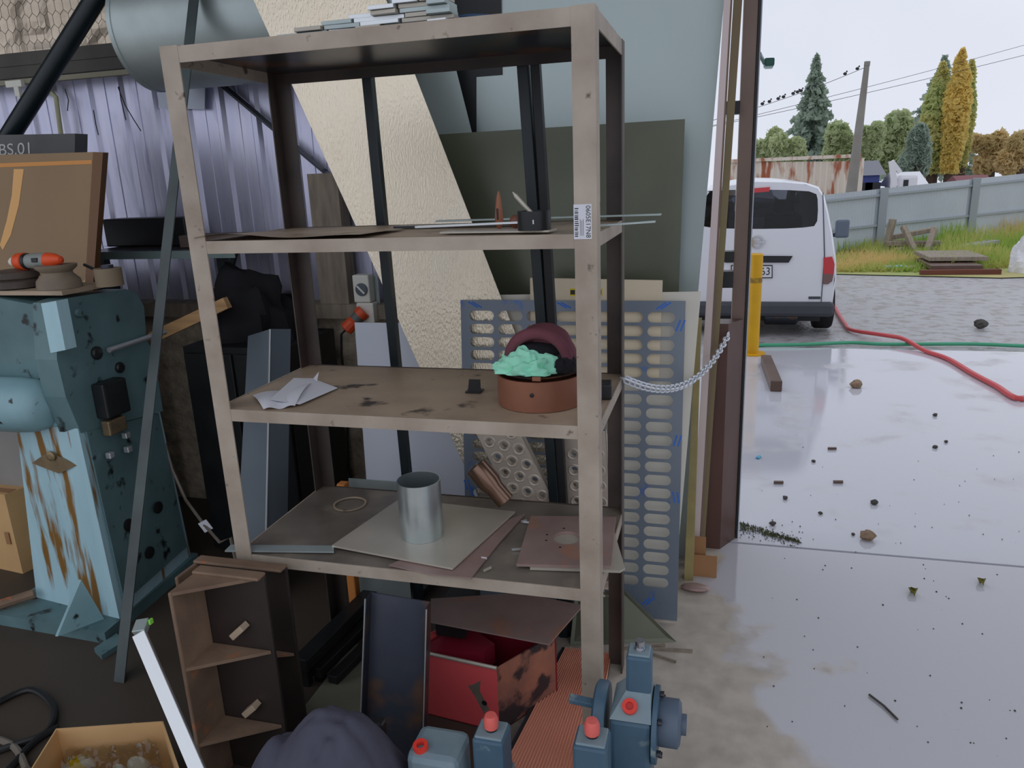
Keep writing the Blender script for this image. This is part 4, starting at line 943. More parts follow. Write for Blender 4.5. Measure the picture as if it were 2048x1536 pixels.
# cable with tag
pts = [(325, 870, 2.62), (345, 940, 2.6), (372, 1000, 2.55), (405, 1045, 2.5), (440, 1085, 2.45)]
t = T('tagged_cable', 'thin cable with a small white test tag beside the press', 'cable')
t.add('cable', MB().tube([YP(*p) for p in pts] + [V((-1.92, 2.42, .30)), V((-1.9, 2.42, .008))], .007, 6), m_rackplate2, smooth=True)
c = YP(411, 1052, 2.49); t.add('tag', MB().obox(c, (.022, 0, .012), (0, .001, 0), (-.014, 0, .020)), m_paper); t.done()
# ================================================================== floor things under and before the rack
t = T('red_toolbox', 'open red steel toolbox with rusty peeling side under the rack', 'toolbox')
zr = .235
fl_, fr_, bk_ = ZP(800, 1296, zr), ZP(993, 1338, zr), ZP(1112, 1268, zr)
off = bk_ - fr_
if fr_.y < YF + .02: pass
q = [fl_, fr_, bk_, fl_ + off]
def wallp(a, e, th, name, mat): 
    d = (e - a).normalized(); n_ = V((0, 0, 1)).cross(d) * th
    return t.add(name, MB().prism([V((a.x, a.y, .002)), V((e.x, e.y, .002)), e, a], n_), mat)
wallp(q[0], q[1], .006, 'front_wall', m_red); wallp(q[1], q[2], .006, 'side_wall', m_peel); wallp(q[2], q[3], .006, 'back_wall', m_redd); wallp(q[3], q[0], .006, 'side_wall', m_red)
t.add('bottom', MB().prism([V((p.x, p.y, .002)) for p in q], (0, 0, .004)), m_redd)
t.add('rim', MB().tube([q[0] + V((0, 0, .003)), q[1] + V((0, 0, .003))], .006, 6), m_plate)
t.add('inner_tray', MB().prism([V((p.x, p.y, .15)) for p in (q[0].lerp(q[2], .08), q[1].lerp(q[3], .35), q[2].lerp(q[0], .4), q[3].lerp(q[1], .08))], (0, 0, .07)), m_redd)
c = q[0].lerp(q[1], .86); d_ = (q[1] - q[0]).normalized(); nn = V((0, 0, 1)).cross(d_)
t.add('lock_hole', MB().lathe([(.009, 0), (.009, .001)], V((c.x, c.y, .10)) - nn * .0012, -nn, 14), m_black)
cc = q[0].lerp(q[1], .76)
t.add('scuff', MB().prism([V((cc.x, cc.y, .06)) - nn * .001 + d_ * a_ + V((0, 0, b__)) for a_, b__ in ((.03, 0), (.05, .02), (.02, .08), (.025, .12), (.0, .10), (-.02, .09), (.0, .06))], nn * .0005), m_rackplate2)
t.done()
plate('loose_plate', .335, .005, [(862, 1200), (1040, 1188), (1166, 1213), (1098, 1291), (862, 1246)], m_rustp, 'purple-brown steel plate lying on the red toolbox under the bottom shelf')
one('plate_prop', MB().box((ZP(900, 1225, .33).x - .05, 2.02, 0.245), (ZP(900, 1225, .33).x + .05, 2.2, .334)), m_black, 'black block carrying the loose plate on the red toolbox', 'block')
# channel
t = T('steel_channel', 'blue-black steel channel with bright edges standing under the front of the bottom shelf', 'channel')
plH = lean(1.735, 1.782, .58)
q = [PL(x, y, plH) for x, y in ((741, 1185), (862, 1205), (852, 1515), (728, 1500))]
q[2].z = q[3].z = 0.0
t.add('web', MB().prism(q, (0, .004, 0)), M('rust patched channel', (66, 70, 80), (52, 56, 65), sc=5, rough=.3, metal=.35, c3=(112, 80, 54), sc3=4.5, thr=.57, soft=.08))
for i, (a, e) in enumerate(((q[0], q[3]), (q[1], q[2]))):
    t.add('flange', MB().prism([a, e, e + V((0, -.035, 0)), a + V((0, -.035, 0))], (.004 if i == 0 else -.004, 0, 0)), m_dark)
    t.add('bright_edge', MB().tube([a + V((0, -.036, 0)), e + V((0, -.036, 0))], .0022, 6), m_silver)
t.done()
# dark long sections lying under the rack
for i, (a, e, w_, z) in enumerate((((600, 1330), (742, 1190), .06, .10), ((630, 1345), (775, 1205), .05, .05), ((665, 1360), (790, 1235), .04, .025))):
    pa, pe = ZP(*a, z), ZP(*e, z); pe = pa + (pe - pa).normalized() * .8
    pa.y = max(pa.y, 1.83)
    one('dark_section', MB().bar(pa, pe, w_, w_ * .8, bev=.003).bar(pa + V((.0, .03, -z + .001)), pa + V((0, .03, -w_ * .4)), .03, .03, up=(0, 1, 0)).bar(pe + V((.0, -.03, -z + .001)), pe + V((0, -.03, -w_ * .4)), .03, .03, up=(0, 1, 0)), m_black,
        ('highest and leftmost black steel section lying under the rack', 'middle one of the three black steel sections lying under the rack', 'lowest black steel section lying under the rack nearest the channel')[i], 'bar')
one('rubbish_heap', MB().grid(lambda u, v: (lambda p: V((p.x, p.y, .004 + .035 * max(0, noise.noise(p * 7) + .3) * math.sin(math.pi * u) * math.sin(math.pi * v))))(V((-1.30 + .34 * u, 1.84 + .4 * v, 0))), 30, 30), m_dirty, 'dusty grey-green litter on the floor under the rack left of the channel', 'litter', kind='stuff')
# ribbed copper sheet on the floor
a, b_, c, d = FL(1138, 1300), FL(1216, 1330), FL(1168, 1545), FL(1000, 1545)
a, b_, c, d = V((-.47, 2.40, 0)), V((-.33, 2.40, 0)), V((-.30, 1.60, 0)), V((-.55, 1.62, 0))
t = T('ribbed_copper_sheet', 'copper-coloured finely ribbed sheet lying on the floor under the rack', 'sheet metal')
e0, e1 = FL(1010, 1536), FL(1185, 1536); s0, s1 = FL(1125, 1320), FL(1222, 1320); s0.y = s1.y = 2.36
ex = V((0, 0, 1)); cop = MB(); nr_ = 26
P = []
for v_ in range(2):
    for k in range(nr_ * 2 + 1):
        u = k / (nr_ * 2); p = (s0.lerp(s1, u) if v_ else e0.lerp(e1, u)); 
        if not v_: p = p + (p - s0.lerp(s1, u)) * .35
        P.append(p + V((0, 0, .016 + (.007 if k % 2 else 0))))
k_ = nr_ * 2 + 1
t.add('ribbed_face', cop.add(P, [(i, i + 1, k_ + i + 1, k_ + i) for i in range(k_ - 1)]), m_copper)
t.add('edge_fold', MB().bar(P[0] + V((-.006, 0, -.006)), P[k_] + V((-.006, 0, -.006)), .01, .018), m_dark)
t.add('underlay', MB().prism([V((p.x, p.y, .001)) for p in (P[0], P[k_ - 1], P[2 * k_ - 1], P[k_])], (0, 0, .010)), m_peel)
t.done()
# cast gusset brackets
def bracket(x0, x1, ya, yb, h, lugs, label):
    t = T('gusset_bracket', label, 'bracket')
    t.add('back_plate', MB().obox(((x0 + x1) / 2, yb - .006, h / 2), ((x1 - x0) / 2, 0, 0), (0, .006, 0), (0, 0, h / 2), .004), m_castd)
    t.add('side_plate', MB().obox((x0 + .006, (ya + yb) / 2 - .006, h / 2), (.006, 0, 0), (0, (yb - ya) / 2 - .006, 0), (0, 0, h / 2), .004), m_rust)
    for z in lugs:
        t.add('gusset', MB().prism([(x0 + .012, ya + .004, z), (x1 - .01, yb - .014, z), (x0 + .012, yb - .014, z)], (0, 0, .010)), m_rust)
    t.add('top_flange', MB().obox(((x0 + x1) / 2, (yb - .02), h + .004), ((x1 - x0) / 2, 0, 0), (0, .02, 0), (0, 0, .005), .004), m_rust)
    for z in (h - .17, h - .43):
        t.add('lug', MB().obox((x0 + .12, yb - .03, z), (.02, 0, .018), (0, .016, 0), (-.006, 0, .007), .002), m_rackplate)
    t.done()
bracket(YP(336, 1165, 1.48).x, YP(530, 1165, 1.60).x, 1.47, 1.61, .665, (.655, .42, .17), 'nearer of two rusty gusseted steel brackets standing left of the rack')
bracket(YP(374, 1130, 1.70).x, YP(566, 1135, 1.74).x - .0, 1.64, 1.765, YP(450, 1130, 1.72).z - .01, (.3,), 'farther of two rusty steel brackets standing left of the rack, mostly hidden by the nearer')
# aluminium bar at front left
a, e = YP(279, 1268, 1.45), YP(398, 1545, 1.27); d = (e - a).normalized(); e2 = a + d * (a.z / -d.z)
t = T('aluminium_bar', 'bright aluminium box bar leaning in front of the gusset brackets', 'bar')
t.add('bar', MB().bar(a, e2, .034, .022, up=(0, -.5, 1), bev=.002), m_silver)
t.add('bent_end', MB().bar(a + V((.0, .0, .003)), a + V((-.012, .035, .018)), .036, .020, up=(0, -.5, 1), bev=.002), m_zincd)
t.add('green_chip', MB().obox(a + V((.016, .03, .022)), (.003, 0, 0), (0, .006, 0), (0, 0, .007)), M('green chip', (120, 190, 70), rough=.5))
t.done()
# open carton with bagged bottles
t = T('open_carton', 'open cardboard carton with bagged yellow-capped contents in the bottom left corner', 'box')
zt2 = .20; q = [ZP(112, 1457, zt2), ZP(326, 1442, zt2), ZP(372, 1575, zt2), ZP(10, 1620, zt2)]
for i, (n_, k) in enumerate((('back_wall', 0), ('side_wall', 1), ('front_wall', 2), ('side_wall', 3))):
    a, e = q[k], q[(k + 1) % 4]; dd = (e - a).normalized(); nn = V((0, 0, 1)).cross(dd) * -.004
    t.add(n_, MB().prism([V((a.x, a.y, 0)), V((e.x, e.y, 0)), e, a], nn), m_card)
t.add('bottom', MB().prism([V((p.x, p.y, .001)) for p in q], (0, 0, .004)), m_cardd)
t.done()
cen = (q[0] + q[1] + q[2] + q[3]) / 4; rr = random.Random(2)
for i, (px_, py_, lab) in enumerate(((120, 1520, 'yellow-capped clear bottle at the left in the open carton'), (232, 1500, 'yellow-capped clear bottle in the middle of the open carton'), (275, 1510, 'yellow-capped clear bottle leaning at the right in the open carton'))):
    c = ZP(px_, py_, .10); t = T('bagged_bottle', lab, 'bottle', 'bottles in the open carton'); ax = V((.6 - .5 * i, .5, .55)).normalized()
    o = c + V((0, 0, -.085)); o.z = .03
    t.add('bottle', MB().lathe([(.0, 0), (.03, .002), (.036, .01), (.036, .09), (.016, .105)], o, ax, 16), M('milky plastic', (198, 196, 184), rough=.35), smooth=True)
    t.add('cap', MB().lathe([(.02, .10), (.021, .128), (.0, .13)], o, ax, 16), m_yplast, smooth=True)
    t.add('yellow_label', MB().shell(.0362, .0368, .03, o + ax * .05, ax, 16), m_yplast, smooth=True); t.done()
def bag(u, v):
    p = q[0].lerp(q[1], .10 + .8 * u).lerp(q[3].lerp(q[2], .10 + .8 * u), .08 + .8 * v)
    return V((p.x, p.y, .145 + .02 * noise.noise(V((u * 6, v * 6, 1))) + .02 * noise.noise(V((u * 14, v * 14, 3)))))
one('plastic_bag', MB().grid(bag, 30, 24), m_clear, 'crinkled clear plastic film over the bottles in the open carton', 'bag', smooth=True)
# navy jacket
def jacket(u, v):
    p = V((-1.18 + .52 * u, 1.14 + .42 * v, 0)); e = math.sin(math.pi * min(1, max(0, u))) ** .6 * math.sin(math.pi * min(1, max(0, v * .98 + .01))) ** .5
    return V((p.x, p.y, .003 + e * (.43 + .07 * noise.noise(p * 4.5) + .06 * abs(noise.noise(V((p.x * 9, p.y * 4, 1)))) + .03 * abs(noise.noise(p * 17)))))
one('navy_jacket', MB().grid(jacket, 60, 50), m_navy, 'navy work jacket heaped at the front below the steel channel', 'jacket', smooth=True)
one('black_buckle', MB().obox((YP(748, 1518, 1.52).x, 1.54, .15), (.03, 0, .005), (0, .02, 0), (0, 0, .15), .01), m_black, 'black metal stub standing at the right end of the navy jacket', 'fitting')
# hoses on the floor at left
for i, pts in enumerate((((-20, 1420), (60, 1385), (108, 1420), (95, 1470), (20, 1500), (-40, 1520)), ((-30, 1475), (30, 1500), (55, 1545)), ((118, 1460), (70, 1490), (20, 1545)))):
    P = [FL(x, y) + V((0, 0, .012)) for x, y in pts]; sm = []
    for k in range(len(P) - 1):
        for s_ in range(5):
            p0, p1, p2, p3 = P[max(k - 1, 0)], P[k], P[k + 1], P[min(k + 2, len(P) - 1)]; tt = s_ / 5
            sm.append(.5 * ((2 * p1) + (-p0 + p2) * tt + (2 * p0 - 5 * p1 + 4 * p2 - p3) * tt ** 2 + (-p0 + 3 * p1 - 3 * p2 + p3) * tt ** 3))
    sm.append(P[-1]); one('floor_cable', MB().tube(sm, .011, 8), m_black if i != 1 else m_rackplate2, ('looping black hose on the dark floor at bottom left', 'pale grey hose end on the floor in the bottom left corner', 'black hose running up to the open carton')[i], 'hose', smooth=True)
one('floor_wedge', MB().prism([FL(190, 1305), FL(235, 1275), FL(250, 1290), FL(205, 1320)], (0, 0, .02)), m_teald, 'flat teal wedge on the floor at the foot of the press', 'wedge')

# ================================================================== blue pumps
def pump(px_, py_, Y, label, cap, side, s=1.0):
    n0 = YP(px_, py_, Y); zt = n0.z; x = n0.x
    t = T('blue_pump', label, 'pump')
    w_ = .031 * s
    t.add('neck', MB().obox((x, Y + .03, zt - .055 * s), (w_, 0, 0), (0, .030 * s, 0), (0, 0, .055 * s), .008), m_pumpb)
    ni = t.add('neck_face', MB().obox((x, Y + .03, zt + .001), (w_ * .86, 0, 0), (0, .025 * s, 0), (0, 0, .004), .003), m_pumpl)
    t.add('stud', MB().lathe([(.016, 0), (.014, .012), (.012, .012), (.012, .03)], (x, Y + .03, zt), (0, 0, 1), 16), m_chrome if cap == 0 else m_black, smooth=True)
    if cap == 1: t.add('red_cap', MB().lathe([(.018, .012), (.019, .034), (.014, .046), (0, .047)], (x, Y + .03, zt), (0, 0, 1), 16), M('pink red cap', (222, 104, 96), rough=.4), smooth=True)
    t.add('shoulder', MB().add([V((x - w_, Y, zt - .10 * s)), V((x + w_, Y, zt - .10 * s)), V((x + w_, Y + .06 * s, zt - .10 * s)), V((x - w_, Y + .06 * s, zt - .10 * s)),
                                V((x - w_ - .035 * s, Y - .05, zt - .15 * s)), V((x + w_ + .005, Y - .05, zt - .15 * s)), V((x + w_ + .005, Y + .09, zt - .15 * s)), V((x - w_ - .035 * s, Y + .09, zt - .15 * s))],
                               [(0, 1, 2, 3), (4, 7, 6, 5), (0, 4, 5, 1), (1, 5, 6, 2), (2, 6, 7, 3), (3, 7, 4, 0)]), m_pumpl)
    bz = zt - .15 * s
    bi = t.add('body', MB().obox((x - .015 * s, Y + .02, bz / 2 + .02), (w_ + .020 * s, 0, 0), (0, .07, 0), (0, 0, bz / 2 - .021), .012), m_pumpb)
    t.add('foot', MB().box((x - .10 * s, Y - .07, 0), (x + .08 * s, Y + .11, .02)), m_pumpb)
    pz = bz + .001
    pc = V((x - .018 * s, Y - .026, zt - .126 * s))
    t.add('red_plug', MB().shell(.010, .019, .012, pc, (0, -.6, .8), 18), m_redcap, smooth=True)
    t.add('plug_core', MB().lathe([(.011, 0), (.011, .006)], pc, (0, -.6, .8), 14), M('plug core', (150, 40, 34), rough=.5))
    if side:
        mz = bz - .06
        t.add('volute', MB().lathe([(.085, 0), (.09, .006), (.09, .028), (.08, .034)], (x - w_ - .05, Y + .03, mz), (-1, 0, 0), 32), m_pumpb, smooth=True)
        t.add('inlet_tab', MB().obox((x - w_ - .10, Y - .0, bz + .0), (.045, 0, -.004), (0, .012, 0), (0, 0, .007), .002), m_pumpb)
        t.add('motor_flange', MB().lathe([(.095, 0), (.095, .012), (.07, .014)], (x + w_ + .006, Y + .03, mz), (1, 0, 0), 32), m_pumpb, smooth=True)
        t.add('seal_housing', MB().lathe([(.058, .014), (.060, .018), (.060, .062), (.05, .068), (.026, .070), (.026, .082)], (x + w_ + .006, Y + .03, mz + .01), (1, 0, 0), 28), M('slate casting', (70, 82, 96), rough=.5), smooth=True)
        for k in range(6):
            a_ = k * math.pi / 3 + .3; t.add('bolt', MB().lathe([(.008, 0), (.008, .01)], (x + w_ + .02, Y + .03 + .08 * math.cos(a_), mz + .08 * math.sin(a_)), (1, 0, 0), 8), m_dark)
    else:
        t.add('outlet_lug', MB().lathe([(.028, 0), (.030, .004), (.024, .05), (.02, .06)], (x - w_ - .02, Y, bz - .01), (-1, 0, .1), 18), m_pumpl, smooth=True)
    t.done()
pump(1277, 1316, 1.62, 'tall blue cast pump at the lower right with a round seal housing', 0, True, 1.0)
pump(1180, 1492, 1.43, 'blue pump with a red cap standing in front of the rack post', 1, False, 1.3)
pump(976, 1478, 1.46, 'blue pump with a pinkish cap in front of the red toolbox', 1, False, 1.3)
t = T('pump_housing', 'pale blue pump housing with a red ring plug at the bottom beside the jacket', 'pump')
c = YP(868, 1500, 1.44)
t.add('housing', MB().obox((c.x, 1.47, c.z / 2), (.068, 0, 0), (0, .06, 0), (0, 0, c.z / 2 - .001), .02), m_pumpl)
cp = V((c.x - .035, 1.44, c.z - .002)); t.add('red_ring', MB().shell(.010, .019, .014, cp, (0, -.2, 1), 18), m_redcap, smooth=True); t.done()
LIFT = 1.0
# ================================================================== outside
# van
YV = 8.70
def vp(x, y, dy=0.0): return YP(x, y, YV + dy)
vc = vp(1514, 600).x; zg = gz(YV + .6)
half = [(1514, 361), (1570, 362), (1615, 366), (1640, 374), (1652, 392), (1660, 425), (1669, 470), (1676, 520), (1677, 560), (1672, 585), (1668, 615), (1658, 626), (1514, 628)]
hp = [vp(x, y) for x, y in half]; hp = [V((p.x - vc, 0, p.z)) for p in hp]
ring_ = [V((p.x, 0, p.z)) for p in hp] + [V((-p.x, 0, p.z)) for p in hp[-2:0:-1]]
zmid = (ring_[0].z + hp[-1].z) / 2; NR = len(ring_)
def sec(y, sx, top=1.0, inset=0.0):
    out = []
    for p in ring_:
        z = p.z if p.z < zmid else zmid + (p.z - zmid) * top
        out.append(V((vc + p.x * sx, YV + y, zmid + (z - zmid) * (1 - inset))))
    return out
secs = [sec(0, .955, 1, .02), sec(.05, .985, 1, .006), sec(.14, 1.0), sec(2.6, 1.0), sec(3.1, .99, .97), sec(3.75, .96, .30), sec(4.2, .86, .1)]
vb = MB(); P = [p for s_ in secs for p in s_]
fs = [(i * NR + k, i * NR + (k + 1) % NR, (i + 1) * NR + (k + 1) % NR, (i + 1) * NR + k) for i in range(len(secs) - 1) for k in range(NR) if not (i == 4 and k not in (NR, ) and P[i * NR + k].z > zmid + .3 and P[i * NR + (k + 1) % NR].z > zmid + .3)]
fs.append([(len(secs) - 1) * NR + k for k in range(NR)])
vb.add(P, fs)
# rear face with window opening
win = [(-122, 383), (-60, 380), (0, 379), (60, 380), (112, 383), (121, 390), (122, 420), (120, 448), (112, 454), (60, 457), (0, 458), (-60, 457), (-112, 454), (-120, 448), (-122, 420), (-121, 390)]
wv = [vp(1514 + x, y) for x, y in win]
def ring_resample(pts, n, c):
    out = []
    for k in range(n):
        a = 2 * math.pi * (k + .5) / n; d = V((math.cos(a), 0, math.sin(a))); best = None
        for i in range(len(pts)):
            A, B = pts[i], pts[(i + 1) % len(pts)]; e = B - A; den = d.x * e.z - d.z * e.x
            if abs(den) < 1e-9: continue
            tt = ((A.x - c.x) * e.z - (A.z - c.z) * e.x) / den; uu = ((A.x - c.x) * d.z - (A.z - c.z) * d.x) / den
            if tt > 0 and -1e-6 <= uu <= 1.000001 and (best is None or tt > best): best = tt
        out.append(V((c.x + d.x * best, A.y, c.z + d.z * best)))
    return out
wc = V((vc, YV, (wv[0].z + wv[8].z) / 2)); n_ = 64
ro = ring_resample(secs[0], n_, wc); ri = ring_resample([V((p.x, YV, p.z)) for p in wv], n_, wc)
vb.add(ro + ri, [(k, (k + 1) % n_, n_ + (k + 1) % n_, n_ + k) for k in range(n_)])
t = T('van', 'white delivery van parked outside with its rear facing the workshop', 'van')
t.add('body', vb, m_van, smooth=True)
t.add('rear_window', MB().add([p + V((0, .008, 0)) for p in ri], [list(range(n_))]), m_vglass)
t.add('windscreen', MB().add([secs[4][k] for k in range(NR) if secs[4][k].z > zmid + .3] + [secs[5][k] for k in range(NR) if secs[4][k].z > zmid + .3][::-1], [list(range(2 * sum(1 for k in range(NR) if secs[4][k].z > zmid + .3)))]), m_vglass)
t.add('cabin_floor', MB().box((vc - .75, YV + .1, zg + .42), (vc + .75, YV + 3.1, zg + .46)), m_seat)
for sx in (-.38, .38):
    i = t.add('seat', MB().obox((vc + sx, YV + 2.0, zg + .85), (.24, 0, 0), (0, .08, 0), (0, .03, .38), .06), m_seat)
    t.add('headrest', MB().obox((vc + sx, YV + 2.03, zg + 1.33), (.13, 0, 0), (0, .05, 0), (0, 0, .09), .05), m_seat, parent=i)
def patch(px, th, name, mat, parent=None, y=-.012):
    q = [vp(x, yy) for x, yy in px]; return t.add(name, MB().prism([V((p.x, YV + y, p.z)) for p in q], (0, th, 0)), mat, parent=parent)
patch([(1488, 378), (1540, 374), (1538, 383), (1490, 387)], .03, 'brake_light', m_tail, y=-.014)
hb = patch([(1443, 511), (1585, 512), (1577, 525), (1451, 525)], .03, 'handle_garnish', m_vblack, y=-.016)
patch([(1462, 530), (1545, 530), (1545, 556), (1462, 556)], .012, 'number_plate_frame', m_vblack, y=-.012)
patch([(1464, 532), (1543, 532), (1543, 554), (1464, 554)], .004, 'number_plate', m_paper, y=-.016)
pc = vp(1541, 543); t.add('plate_lettering', text_mb('K63', (pc.x, YV - .0175, pc.z), (1, 0, 0), (0, 0, 1), .085, 'RIGHT', sx=.9), m_vblack)
ec = vp(1515, 484); er = .07
ei = t.add('emblem_ring', MB().shell(er * .78, er, .012, (ec.x, YV - .014, ec.z), (0, 1, 0), 28), m_chrome, smooth=True)
t.add('emblem_bar', MB().box((ec.x - er * 1.15, YV - .018, ec.z - er * .2), (ec.x + er * 1.15, YV - .010, ec.z + er * .2)), m_chrome, parent=ei)
for s_ in (1, -1):
    q = [vp(x, y) for x, y in ((1647, 515), (1664, 513), (1669, 528), (1667, 548), (1646, 547))]; q = [V((vc + s_ * (p.x - vc), YV - .015, p.z)) for p in q]; t.add('tail_light', MB().prism(q, (0, .10, 0)), m_tail)
    q = [vp(x, y) for x, y in ((1646, 547), (1667, 548), (1664, 562), (1656, 568), (1645, 568))]; q = [V((vc + s_ * (p.x - vc), YV - .015, p.z)) for p in q]; t.add('reversing_light', MB().prism(q, (0, .10, 0)), m_tailc)
patch([(1617, 593), (1641, 593), (1641, 598), (1617, 598)], .006, 'model_badge', m_bumper, y=-.006)
for s_ in (1, -1):   # door shut line and lower crease
    q = [vp(x, y) for x, y in ((1645, 385), (1646.5, 385), (1650, 510), (1643, 605), (1641.5, 605), (1648, 510))]; q = [V((vc + s_ * (p.x - vc), YV - .006, p.z)) for p in q]; t.add('shut_line', MB().prism(q, (0, .004, 0)), m_bumper)
zb0, zb1 = vp(1514, 603).z, vp(1514, 632).z
bx = vp(1668, 610).x - vc
t.add('bumper', MB().obox((vc, YV + .08, (zb0 + zb1) / 2), (bx, 0, 0), (0, .13, 0), (0, 0, (zb0 - zb1) / 2), .04), m_bumper)
t.add('underbody', MB().box((vc - .7, YV + .25, zb1 - .10), (vc + .7, YV + 3.9, zb1 + .05)), m_vblack)
t.add('silencer', MB().lathe([(.07, 0), (.09, .02), (.09, .34), (.07, .36)], (vc + .10, YV + .28, zb1 - .06), (1, 0, 0), 16), m_dark, smooth=True)
for s_ in (1, -1):
    for yy in (.56, 3.3):
        wx = vc + s_ * .75; R_ = .29; wz = gz(YV + yy) + R_
        i = t.add('wheel', MB().lathe([(.20, -.09), (R_ - .02, -.10), (R_, -.07), (R_, .07), (R_ - .02, .10), (.20, .09)], (wx, YV + yy, wz), (1, 0, 0), 28), m_tyre, smooth=True)
        t.add('rim', MB().lathe([(.0, .05), (.19, .06), (.195, .092)], (wx, YV + yy, wz), (s_, 0, 0), 24), m_chrome, parent=i, smooth=True)
mz_ = vp(1682, 457)
t.add('wing_mirror', MB().obox((XP(1684, 457, 1.5).x if False else YP(1684, 457, YV + 2.6).x, YV + 2.6, YP(1684, 457, YV + 2.6).z), (.09, 0, 0), (0, .06, 0), (0, 0, .125), .03), M('mirror shell', (96, 108, 122), rough=.3))
t.add('mirror_stalk', MB().bar((vc + .80, YV + 2.62, YP(1684, 470, YV + 2.6).z), (YP(1684, 457, YV + 2.6).x, YV + 2.62, YP(1684, 470, YV + 2.6).z), .05, .05), m_vblack)
t.done()
# bollard
bp_ = GR(1504, 708); bp_.z = gz(bp_.y)
t = T('yellow_bollard', 'yellow steel bollard standing outside in front of the van', 'bollard')
zt3 = YP(1518, 507, bp_.y).z - bp_.z
t.add('post', MB().lathe([(.062, .012), (.062, zt3 - .008), (.052, zt3), (0, zt3)], bp_, (0, 0, 1), 24), m_yellow, smooth=True)
t.add('base_flange', MB().lathe([(.125, 0), (.125, .014), (.062, .016)], bp_, (0, 0, 1), 24), m_yellow)
t.add('rubbed_band', MB().shell(.0622, .0635, .05, bp_ + V((0, 0, zt3 * .72)), (0, 0, 1), 24), M('scuffed yellow', (200, 156, 30), (90, 74, 40), sc=22, rough=.6))
t.done()
def smooth_path(P, k_=6):
    out = []
    for k in range(len(P) - 1):
        for s_ in range(k_):
            p0, p1, p2, p3 = P[max(k - 1, 0)], P[k], P[k + 1], P[min(k + 2, len(P) - 1)]; tt = s_ / k_
            out.append(.5 * ((2 * p1) + (-p0 + p2) * tt + (2 * p0 - 5 * p1 + 4 * p2 - p3) * tt ** 2 + (-p0 + 3 * p1 - 3 * p2 + p3) * tt ** 3))
    return out + [P[-1]]
def gp(x, y, h): p = GR(x, y); return p + V((0, 0, h))
one('green_hose', MB().tube(smooth_path([gp(x, y, .02) for x, y in ((1480, 694), (1520, 694), (1600, 693), (1700, 689), (1760, 692), (1850, 692), (1950, 692), (2048, 696), (2200, 700), (2400, 705))]), .019, 8), m_ghose, 'green garden hose lying across the yard beyond the wet slab', 'hose', smooth=True)
one('red_hose', MB().tube(smooth_path([gp(x, y, .06 if i in (4, 5) else .022) for i, (x, y) in enumerate(((1664, 605), (1675, 628), (1690, 652), (1704, 664), (1765, 681), (1805, 689), (1850, 706), (1895, 722), (1945, 752), (1990, 776), (2042, 803), (2100, 770), (2200, 740)))]), .022, 8), m_rhose, 'red air hose snaking over the green hose across the wet slab', 'hose', smooth=True)
# plank
t = T('timber_plank', 'wet brown square timber lying on the slab beside the bollard', 'timber')
a, e = gp(1531, 728, .045), gp(1552, 783, .045)
t.add('beam', MB().bar(a, e, .09, .085, bev=.004), m_plank); t.done()
# rocks, leaves and grit on the slabs
def rock(px_, py_, r, mat, name, label, cat, g=None, flat=.7):
    p = GR(px_, py_); p.z = gz(p.y) if p.y > Y0 else 0
    one(name, MB().ell(p + V((0, 0, r * flat * .8)), r, r * .8, r * flat, 10, 6, .45), mat, label, cat, g)
rock(1712, 775, .05, m_stonet, 'dirt_clod', 'brown crumbly clod on the wet slab left of the red hose', 'clod')
rock(1734, 1078, .034, m_stonet, 'tan_stone', 'tan stone on the slab just beyond the slab joint', 'stone')
rock(1960, 655, .07, m_stone, 'gravel_stone', 'dark stone lying on the gravel yard beyond the green hose', 'stone')
for i, (x, y, r, nm) in enumerate(((1545, 1050, .016, 'dark grey stone nearest the jamb on the wet slab'), (1570, 998, .014, 'small dark stone beyond the nearest one on the wet slab'), (1641, 1028, .011, 'tiny dark stone in the middle of the wet slab'), (1748, 1008, .02, 'dark angular stone on the wet slab above the tan stone'), (1706, 1070, .009, 'tiny stone left of the tan stone'), (1870, 832, .016, 'small dark stone far right on the wet slab'), (1870, 896, .016, 'small dark stone right of centre on the wet slab'), (1892, 885, .012, 'lone small stone beside the right-hand dark stone'), (1627, 924, .012, 'small stone midway along the jamb on the wet slab'))):
    rock(x, y, r, m_stone, 'small_stone', nm, 'stone', 'small stones on the wet slab')
for i, (x, y) in enumerate(((1557, 967), (1676, 966), (1664, 899))):
    p = GR(x, y); one('wood_chip', MB().obox(p + V((0, 0, .008)), (.026, .004, 0), (0, .008, 0), (0, 0, .006)), m_plank, ('wood chip nearest the jamb on the wet slab', 'wood chip in the middle of the wet slab', 'wood chip farthest up the wet slab')[i], 'chip', 'wood chips on the slab')
p = GR(1517, 916); one('blue_clip', MB().obox(p + V((0, 0, .006)), (.008, .02, 0), (.01, -.004, 0), (0, 0, .005), .002), M('light blue plastic', (80, 170, 200), rough=.4), 'tiny light blue plastic clip on the slab beside the jamb', 'clip')
for i, (x, y, s_) in enumerate(((1826, 1189, .030), (1963, 1169, .026))):
    p = FL(x, y); mb = MB()
    def leaff(u, v, p=p, s_=s_): 
        a = (u - .5) * 2; w__ = math.sin(math.pi * v) * .6; return V((p.x + a * w__ * s_, p.y + (v - .5) * 2 * s_ * .9 + .3 * s_ * a * a, .004 + .018 * a * a + .008 * math.sin(5 * v)))
    one('fallen_leaf', mb.grid(leaff, 8, 8), m_leaf, ('larger curled green-yellow leaf on the slab', 'smaller olive leaf on the slab at far right')[i], 'leaf', smooth=True)
rr = random.Random(21)
gb = MB()
